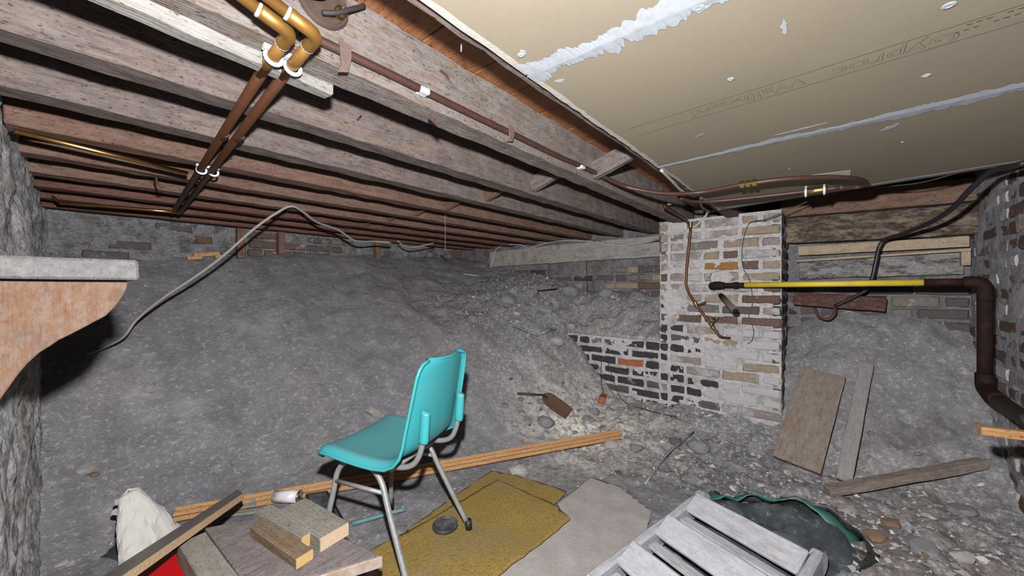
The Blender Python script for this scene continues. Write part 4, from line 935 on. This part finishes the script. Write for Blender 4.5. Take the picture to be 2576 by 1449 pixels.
# square post beside the bench
ps = [pz(458, 1374, .235), pz(505, 1336, .25), pz(594, 1450, .25), pz(640, 1520, .25), pz(540, 1520, .235), pz(497, 1449, .235)]
tag(timber('square_post', (pz(482, 1352, .25)+Vector((0, 0, -.03))), pz(585, 1500, .25)+Vector((0, 0, -.03)), .070, .058, M['offcut'], rough=.001), 'square weathered post between the red box and the bench', 'post')
# red box
rx = thing('red_box', 'glossy red plastic box under the chipboard', 'box', pz(420, 1440, 0))
rp = [pz(480, 1372, .19), pz(250, 1460, .19), pz(330, 1640, .19), pz(505, 1470, .19)]
slab('body', rp, (0, 0, -.17), M['red'], rx, .008)
slab('lid_rim', [p+(p-sum(rp, Vector())/4)*.03+Vector((0, 0, .001)) for p in rp], (0, 0, -.02), M['red'], rx, .005)
# chipboard
cb = thing('chipboard', 'dark laminated chipboard strip with raw crumbly edge, propped over the red box', 'board', pz(600, 1235, .2))
fl_, fr_, nl_, nr_ = pz(598, 1231, .16), pz(611, 1240, .21), pz(230, 1466, .30), pz(285, 1462, .355)
nrm = (fr_-fl_).cross(nl_-fl_).normalized(); nrm = -nrm if nrm.z < 0 else nrm
slab('laminate', [fl_, fr_, nr_, nl_], nrm*-.024, M['chip_face'], cb, .0008)
ed = (fr_+nr_)/2-(fl_+nl_)/2; ed = (ed-(nr_-fr_).normalized()*ed.dot((nr_-fr_).normalized())).normalized()
slab('raw_edge', [fr_-nrm*.0015, nr_-nrm*.0015, nr_-nrm*.0235, fr_-nrm*.0235], ed*.0015, M['chip_edge'], cb)
# crumpled paper shade
def shade():
    base = on_ground(385, 1400); tip = W(322, 1238, (Vector((base.x, base.y)).dot(Vector((CS, SN))))+.02)
    t = thing('paper_shade', 'torn crumpled white paper lampshade lying by the stone wall', 'lampshade', base)
    ax = (tip-base); L_ = ax.length; ax.normalize(); Mx = frame(ax, (0, 0, 1)); V = []; Fc = []; nr, na = 16, 36; r = random.Random(3)
    for i in range(nr+1):
        u = i/nr; rad = .080*(1-u)**.75+.020+(-.02 if u > .95 else 0)
        for k in range(na):
            A = 2*math.pi*k/na; rr = rad*(1+.16*math.sin(3*A+u*2)+.30*float(fbm(A*1.2, u*3, 1.3, 3)))
            uu = u-(.10*abs(float(fbm(A, .7, 3.1, 2))) if i == 0 else 0)
            V.append(Mx @ Vector((uu*L_+.012*float(fbm(A*2, u*6, 2, 2)), rr*math.cos(A), rr*math.sin(A)*.8)))
    for i in range(nr):
        for k in range(na):
            if True: Fc.append((i*na+k, i*na+(k+1) % na, (i+1)*na+(k+1) % na, (i+1)*na+k))
    Fc.append(tuple(nr*na+k for k in range(na)))
    o = mk('paper_cone', V, Fc, M['paper']); o.location = base+Vector((0, 0, .01)); o.modifiers.new('solid', 'SOLIDIFY').thickness = .0015; setparent(o, t)
    # torn scraps along its left edge
    for (px, py, s_) in ((296, 1262, .020), (292, 1290, .02), (304, 1312, .018), (300, 1335, .016), (312, 1358, .018), (322, 1382, .026)):
        dd = Vector((tip.x, tip.y)).dot(Vector((CS, SN)))-.03; c = W(px, py, dd); k = 7
        pts = [c+Vector((SN, -CS, 0))*s_*math.cos(2*math.pi*j/k)*r.uniform(.6, 1.2)+Vector((0, 0, 1))*s_*.8*math.sin(2*math.pi*j/k)*r.uniform(.6, 1.2) for j in range(k)]
        slab('torn_scrap', pts, Vector((CS, SN, 0))*.002, M['paper'], t)
    c = on_ground(312, 1385); 
    lathe('dark_patch', [(.055, 0), (.045, .012), (.02, .02)], (0, 0, 1), c+Vector((0, 0, -.004)), M['paper_dark'], t, 14, .25)  # low near-black lump on the ground at the foot of the paper cone
shade()
# can, tray, teal pipe, slats
cn = thing('drinks_can', 'crushed white and orange drinks can behind the plank offcuts', 'can', on_ground(750, 1290))
k0 = on_ground(690, 1268, .035); k1 = on_ground(782, 1268, .035); k1 = k0+(k1-k0).normalized()*.118
tube('body', [k0, k1], .032, M['can'], cn, 1, 18, radii=[.85, 1, .9, 1, .98, .86]); tube('lid', [k1, k1+(k1-k0).normalized()*.004], .027, M['can_metal'], cn, 1, 18)
tube('lid_rim', [k1+(k1-k0).normalized()*.002, k1+(k1-k0).normalized()*.007], .0285, M['can_metal'], cn, 1, 18)
ty = thing('plastic_tray', 'flat dark plastic tray on the floor behind the can', 'tray', on_ground(825, 1290))
tp = [on_ground(*q, .02) for q in ((770, 1262), (822, 1252), (862, 1330), (800, 1330))]
for p in tp: p.z = .03
slab('tray_bottom', tp, (0, 0, -.012), M['black_plastic'], ty, .002)
for i in range(4): timber('tray_rim', tp[i], tp[(i+1) % 4], .008, .014, M['rubber'], ty)
tl = [on_ground(885, 1328, .012), on_ground(960, 1306, .014), on_ground(1020, 1290, .016)]
tag(tube('teal_stick', tl, .010, M['teal_pipe'], None, 4, 10), 'dusty teal plastic stick on the floor under the chair', 'stick')
for k in range(3):
    a = on_ground(560+8*k, 1302-9*k, .01+.012*k); b = on_ground(645, 1292-9*k, .01+.012*k); tag(timber('painted_lath', a, b, .03, .01, M['white_batten'], rough=.0008, seed=k), ['lowest thin white lath behind the chipboard', 'middle thin white lath behind the chipboard', 'topmost thin white lath behind the chipboard'][k], 'lath', 'white laths behind the chipboard')

# ------------------------------------------------------------------ wooden ladder at lower right
ZL = .11
ld = thing('wooden_ladder', 'dusty pale grey wooden step ladder lying on the floor', 'ladder', pz(1750, 1420, 0))
la, lb = pz(1765, 1238, ZL), pz(1480, 1452, ZL); ra = pz(2078, 1392, ZL)
ldir = (lb-la).normalized(); lb = la+ldir*1.45; ls = pz(1995, 1450, ZL)-pz(1715, 1285, ZL); ls.normalize(); wdt = .44; ra = la+ls*wdt; rbb = ra+ldir*1.45
def stile(p, q, sgn):
    o = timber('stile', p+Vector((0, 0, -.04)), q+Vector((0, 0, -.04)), .034, .085, M['grey_paint'], ld, rough=.0012, seed=3+sgn, bev=.008); return o
stile(la, lb, 0); stile(ra, rbb, 1)
for e in (la, ra): lathe('rounded_end', [(.042, -.016), (.043, 0), (.042, .016)], ls, e+Vector((0, 0, -.04)), M['grey_paint'], ld, 18)
sp = .245
for k in range(6):
    c0 = la+ldir*(.125+sp*k); c1 = c0+ls*wdt
    timber('tread', c0+ls*.012+Vector((0, 0, .008)), c1-ls*.012+Vector((0, 0, .008)), .100, .020, M['grey_paint'], ld, up=(ldir*.55+Vector((0, 0, 1))), rough=.001, seed=k, bev=.005)
    c0 = c0+ldir*.078; c1 = c0+ls*wdt
    timber('riser', c0+ls*.018+Vector((0, 0, -.035)), c1-ls*.018+Vector((0, 0, -.035)), .045, .012, M['grey_paint'], ld, rough=.0008, seed=k+9)

# ------------------------------------------------------------------ dirty green sack
def sack():
    pc_ = pz(1912, 1338, .05); t = thing('rubbish_sack', 'dirty black and green plastic sack heaped behind the ladder', 'sack', (pc_.x, pc_.y, 0))
    nr, na = 18, 48; V = []; Fc = []; ex = Vector((SN, -CS, 0)); ey = Vector((CS, SN, 0))
    for i in range(nr+1):
        u = i/nr
        for k in range(na):
            A = 2*math.pi*k/na; rr = u*(1+.13*math.sin(2*A+.6)+.10*math.sin(3*A+2)); 
            p = Vector((pc_.x, pc_.y, 0))+ex*rr*.36*math.cos(A)+ey*rr*.27*math.sin(A)
            h = .05*(1-u**3)+.03*float(fbm(p.x, p.y, 9, 3))+.02*abs(float(fbm(p.x, p.y, 25, 3)))
            h *= (1+.35*math.sin(A)) 
            V.append((p.x, p.y, max(gz(p.x, p.y), 0)-.01+max(h, 0)+.012*(1-u)))
    for i in range(nr):
        for k in range(na): Fc.append((i*na+k, i*na+(k+1) % na, (i+1)*na+(k+1) % na, (i+1)*na+k))
    mk('dirt_fill', V, Fc, M['sack'], t, True)
    # rim of green plastic standing up along the far side, dark fold behind it
    for nm, mt, rs, h0, h1, A0, A1 in (('green_fold', 'sack_green', 1.02, .045, .085, .05, 2.2), ('black_fold', 'sack_black', 1.05, 0, .05, -.7, 2.6)):
        V = []; Fc = []; n = 40
        for i in range(n+1):
            A = A0+(A1-A0)*i/n; q = 1+.13*math.sin(2*A+.6)+.10*math.sin(3*A+2)
            for j in range(4):
                v = j/3; r_ = rs*(1-(.30 if nm == 'green_fold' else .06)*v+.05*float(fbm(A*2, v, 2, 2))); p = Vector((pc_.x, pc_.y, 0))+ex*r_*q*.36*math.cos(A)+ey*r_*q*.27*math.sin(A)
                fade = math.sin(math.pi*min(1, max(0, i/n)))**.4
                V.append((p.x, p.y, max(gz(p.x, p.y), 0)+h0*fade+(h1-h0)*v*fade*(1+.5*float(fbm(A*3, 1, 2, 2)))))
        for i in range(n):
            for j in range(3): a_ = i*4+j; Fc.append((a_, a_+4, a_+5, a_+1))
        o = mk(nm, V, Fc, M[mt], t, True); o.modifiers.new('solid', 'SOLIDIFY').thickness = .004
sack()

# ------------------------------------------------------------------ bricks and stones lying about
def stone_mesh(seed, flat=.7):
    import bmesh
    bm = bmesh.new(); bmesh.ops.create_icosphere(bm, subdivisions=2, radius=1); r = random.Random(seed)
    pl = [(Vector((r.gauss(0, 1), r.gauss(0, 1), r.gauss(0, 1))).normalized(), r.uniform(.55, .9)) for _ in range(9)]
    for v in bm.verts:
        for n_, d_ in pl:
            e = v.co.dot(n_)-d_
            if e > 0: v.co -= n_*e
        v.co.z *= flat
    me = bpy.data.meshes.new('rubble_stone'); bm.to_mesh(me); bm.free(); return me
SM = {}
def stone(px, py, wpx, mat, label=None, group=None, name='rubble_stone', flat=.7, asp=1.0, sink=.25):
    p = on_ground(px, py); d = p.x*CS+p.y*SN; s = wpx/F*d/2*1.02; k = (int(px*7+py) % 6, mat)
    if k not in SM: me = stone_mesh(k[0]*13+5, flat); me.materials.append(M[mat]); SM[k] = me
    o = link(name, SM[k]); o.location = p+Vector((0, 0, s*flat*.12)); o.rotation_euler = (random.uniform(-.3, .3), random.uniform(-.3, .3), random.uniform(0, 6.3)); o.scale = (s*asp, s, s)
    tag(o, label or 'loose rubble stone lying on the dirt', 'stone', group or 'loose rubble stones'); return o
uniq = [(1398, 862, 44, 'stone_pale', 'pale squarish plaster lump on the rubble beside the footing wall'), (1437, 830, 20, 'stone_pale', 'small white pebble above the plaster lump on the bank'),
        (1597, 1032, 44, 'stone_grey', 'large blue-grey stone by the foot of the brick footing'), (1540, 1122, 46, 'stone_pale', 'round white stone just past the end of the pine moulding'),
        (1298, 790, 26, 'stone_pale', 'upright pale stone on the upper bank below the beam cable'), (940, 1040, 52, 'stone_pale', 'whitish stone on the bank left of the chair back'),
        (1300, 1188, 60, 'stone_pale', 'pale lump of mortar behind the mustard carpet'), (1375, 1065, 50, 'stone_grey', 'grey stone under the shovel blade'),
        (1495, 1040, 34, 'stone_grey', 'angular grey stone right of the shovel blade'), (1280, 758, 50, 'stone_grey', 'big rounded grey stone half buried in the upper bank'),
        (1430, 740, 60, 'stone_grey', 'large dusty boulder under the wall beam'), (1520, 715, 46, 'stone_grey', 'dusty grey boulder left of the recessed brickwork'),
        (2330, 1300, 28, 'stone_pale', 'white lump on the floor below the floor timber'), (2200, 1360, 48, 'stone_brown', 'orange-brown broken brick lump beside the sack'),
        (2420, 1408, 50, 'stone_pale', 'pale broken lump at the lower right of the floor'), (2330, 1390, 80, 'stone_grey', 'large flat grey slab fragment at the lower right'),
        (215, 1190, 36, 'stone_pale', 'pale flat stone on the bank by the stone wall'), (237, 1197, 22, 'stone_brown', 'small red-brown brick chip on the left bank'),
        (143, 1120, 16, 'stone_pale', 'tiny white chip on the bank close to the stone wall'), (180, 1425, 26, 'stone_pale', 'white stone chip at the lower left corner'),
        (155, 1425, 30, 'stone_pale', 'pale rounded stone at the lower left corner'), (1178, 1354, 14, 'stone_pale', 'tiny white pebble on the carpet by the chair foot'),
        (1382, 1252, 20, 'stone_pale', 'pale flat pebble at the carpet edge'), (1207, 1230, 16, 'stone_pale', 'small grey-white pebble on the back carpet piece'),
        (1760, 1130, 60, 'stone_grey', 'flat grey stone in front of the whitewashed brickwork'), (1700, 1115, 34, 'stone_dark', 'dark stone on the floor in front of the footing'),
        (1600, 1130, 40, 'stone_grey', 'grey stone right of the white round stone'), (2420, 1290, 60, 'stone_grey', 'broad grey stone at the foot of the right-hand wall'),
        (2130, 1290, 44, 'stone_pale', 'pale stone below the floor timber near the sack'), (2240, 1320, 40, 'stone_brown', 'brownish brick lump on the right floor')]
for (px, py, w_, m_, lab) in uniq: stone(px, py, w_, m_, lab, 'picked out rubble stones')
for k in range(120):
    if k < 60: px, py = random.uniform(1220, 1900), random.uniform(700, 1180)
    elif k < 100: px, py = random.uniform(1850, 2560), random.uniform(1080, 1440)
    else: px, py = random.uniform(1250, 1560), random.uniform(1000, 1220)
    p = on_ground(px, py)
    if p.x > XP-.03 and p.y < 1.8: continue
    stone(px, py, random.uniform(8, 22), random.choice(['stone_pale', 'stone_grey', 'stone_grey', 'stone_dark', 'stone_brown', 'stone_grey']), 'loose rubble stone scattered in the corner and on the right floor', 'scattered rubble stones')
p = on_ground(1507, 1010, .02); hb_ = link('half_brick', brick_var('h', 'brick_red', 1)); hb_.matrix_basis = Matrix.Translation(p) @ Matrix.Rotation(.3, 4, 'Z') @ Matrix.Rotation(.2, 4, 'X'); tag(hb_, 'red half brick lying in the cream rubble', 'brick')
# fine rubble nobody could count: one mesh of thousands of small chips
def chips(n):
    bv = [(1, 0, 0), (-1, 0, 0), (0, 1, 0), (0, -1, 0), (0, 0, 1), (0, 0, -1)]; bf = [(0, 2, 4), (2, 1, 4), (1, 3, 4), (3, 0, 4), (2, 0, 5), (1, 2, 5), (3, 1, 5), (0, 3, 5)]
    V = []; Fc = []; r = random.Random(21); c = 0
    while c < n:
        x = r.uniform(-.1, 3.3); y = r.uniform(-.6, 3.6); db = float(debris(x, y)); 
        if x > 2.75 and y < .2: db *= .25
        if r.random() > .08+.92*db**1.5: continue
        if x > XP-.02 and y < 1.75 and not (y < PY0-.02 or y > PY1+.02): continue
        s = r.uniform(.003, .0085)*(1+.9*db*(r.random()**3)*2.2); z = gz(x, y); a = r.uniform(0, 6.28); ca, sa = math.cos(a), math.sin(a); b0 = len(V)
        sx, sy, sz = s*r.uniform(.8, 1.6), s*r.uniform(.6, 1.1), s*r.uniform(.4, .8); tl_ = r.uniform(-.5, .5)
        for (p, q, w_) in bv:
            j = r.uniform(.8, 1.2); X, Y, Z_ = p*sx*j, q*sy*j, w_*sz*j; Z_ += X*tl_
            V.append((x+X*ca-Y*sa, y+X*sa+Y*ca, z+Z_+sz*.3))
        Fc += [tuple(b0+i for i in f) for f in bf]; c += 1
    o = mk('rubble_chips', V, Fc, M['rubble']); o['kind'] = 'stuff'; tag(o, 'fine rubble chips and grit strewn over the dirt', 'rubble')
chips(4200)
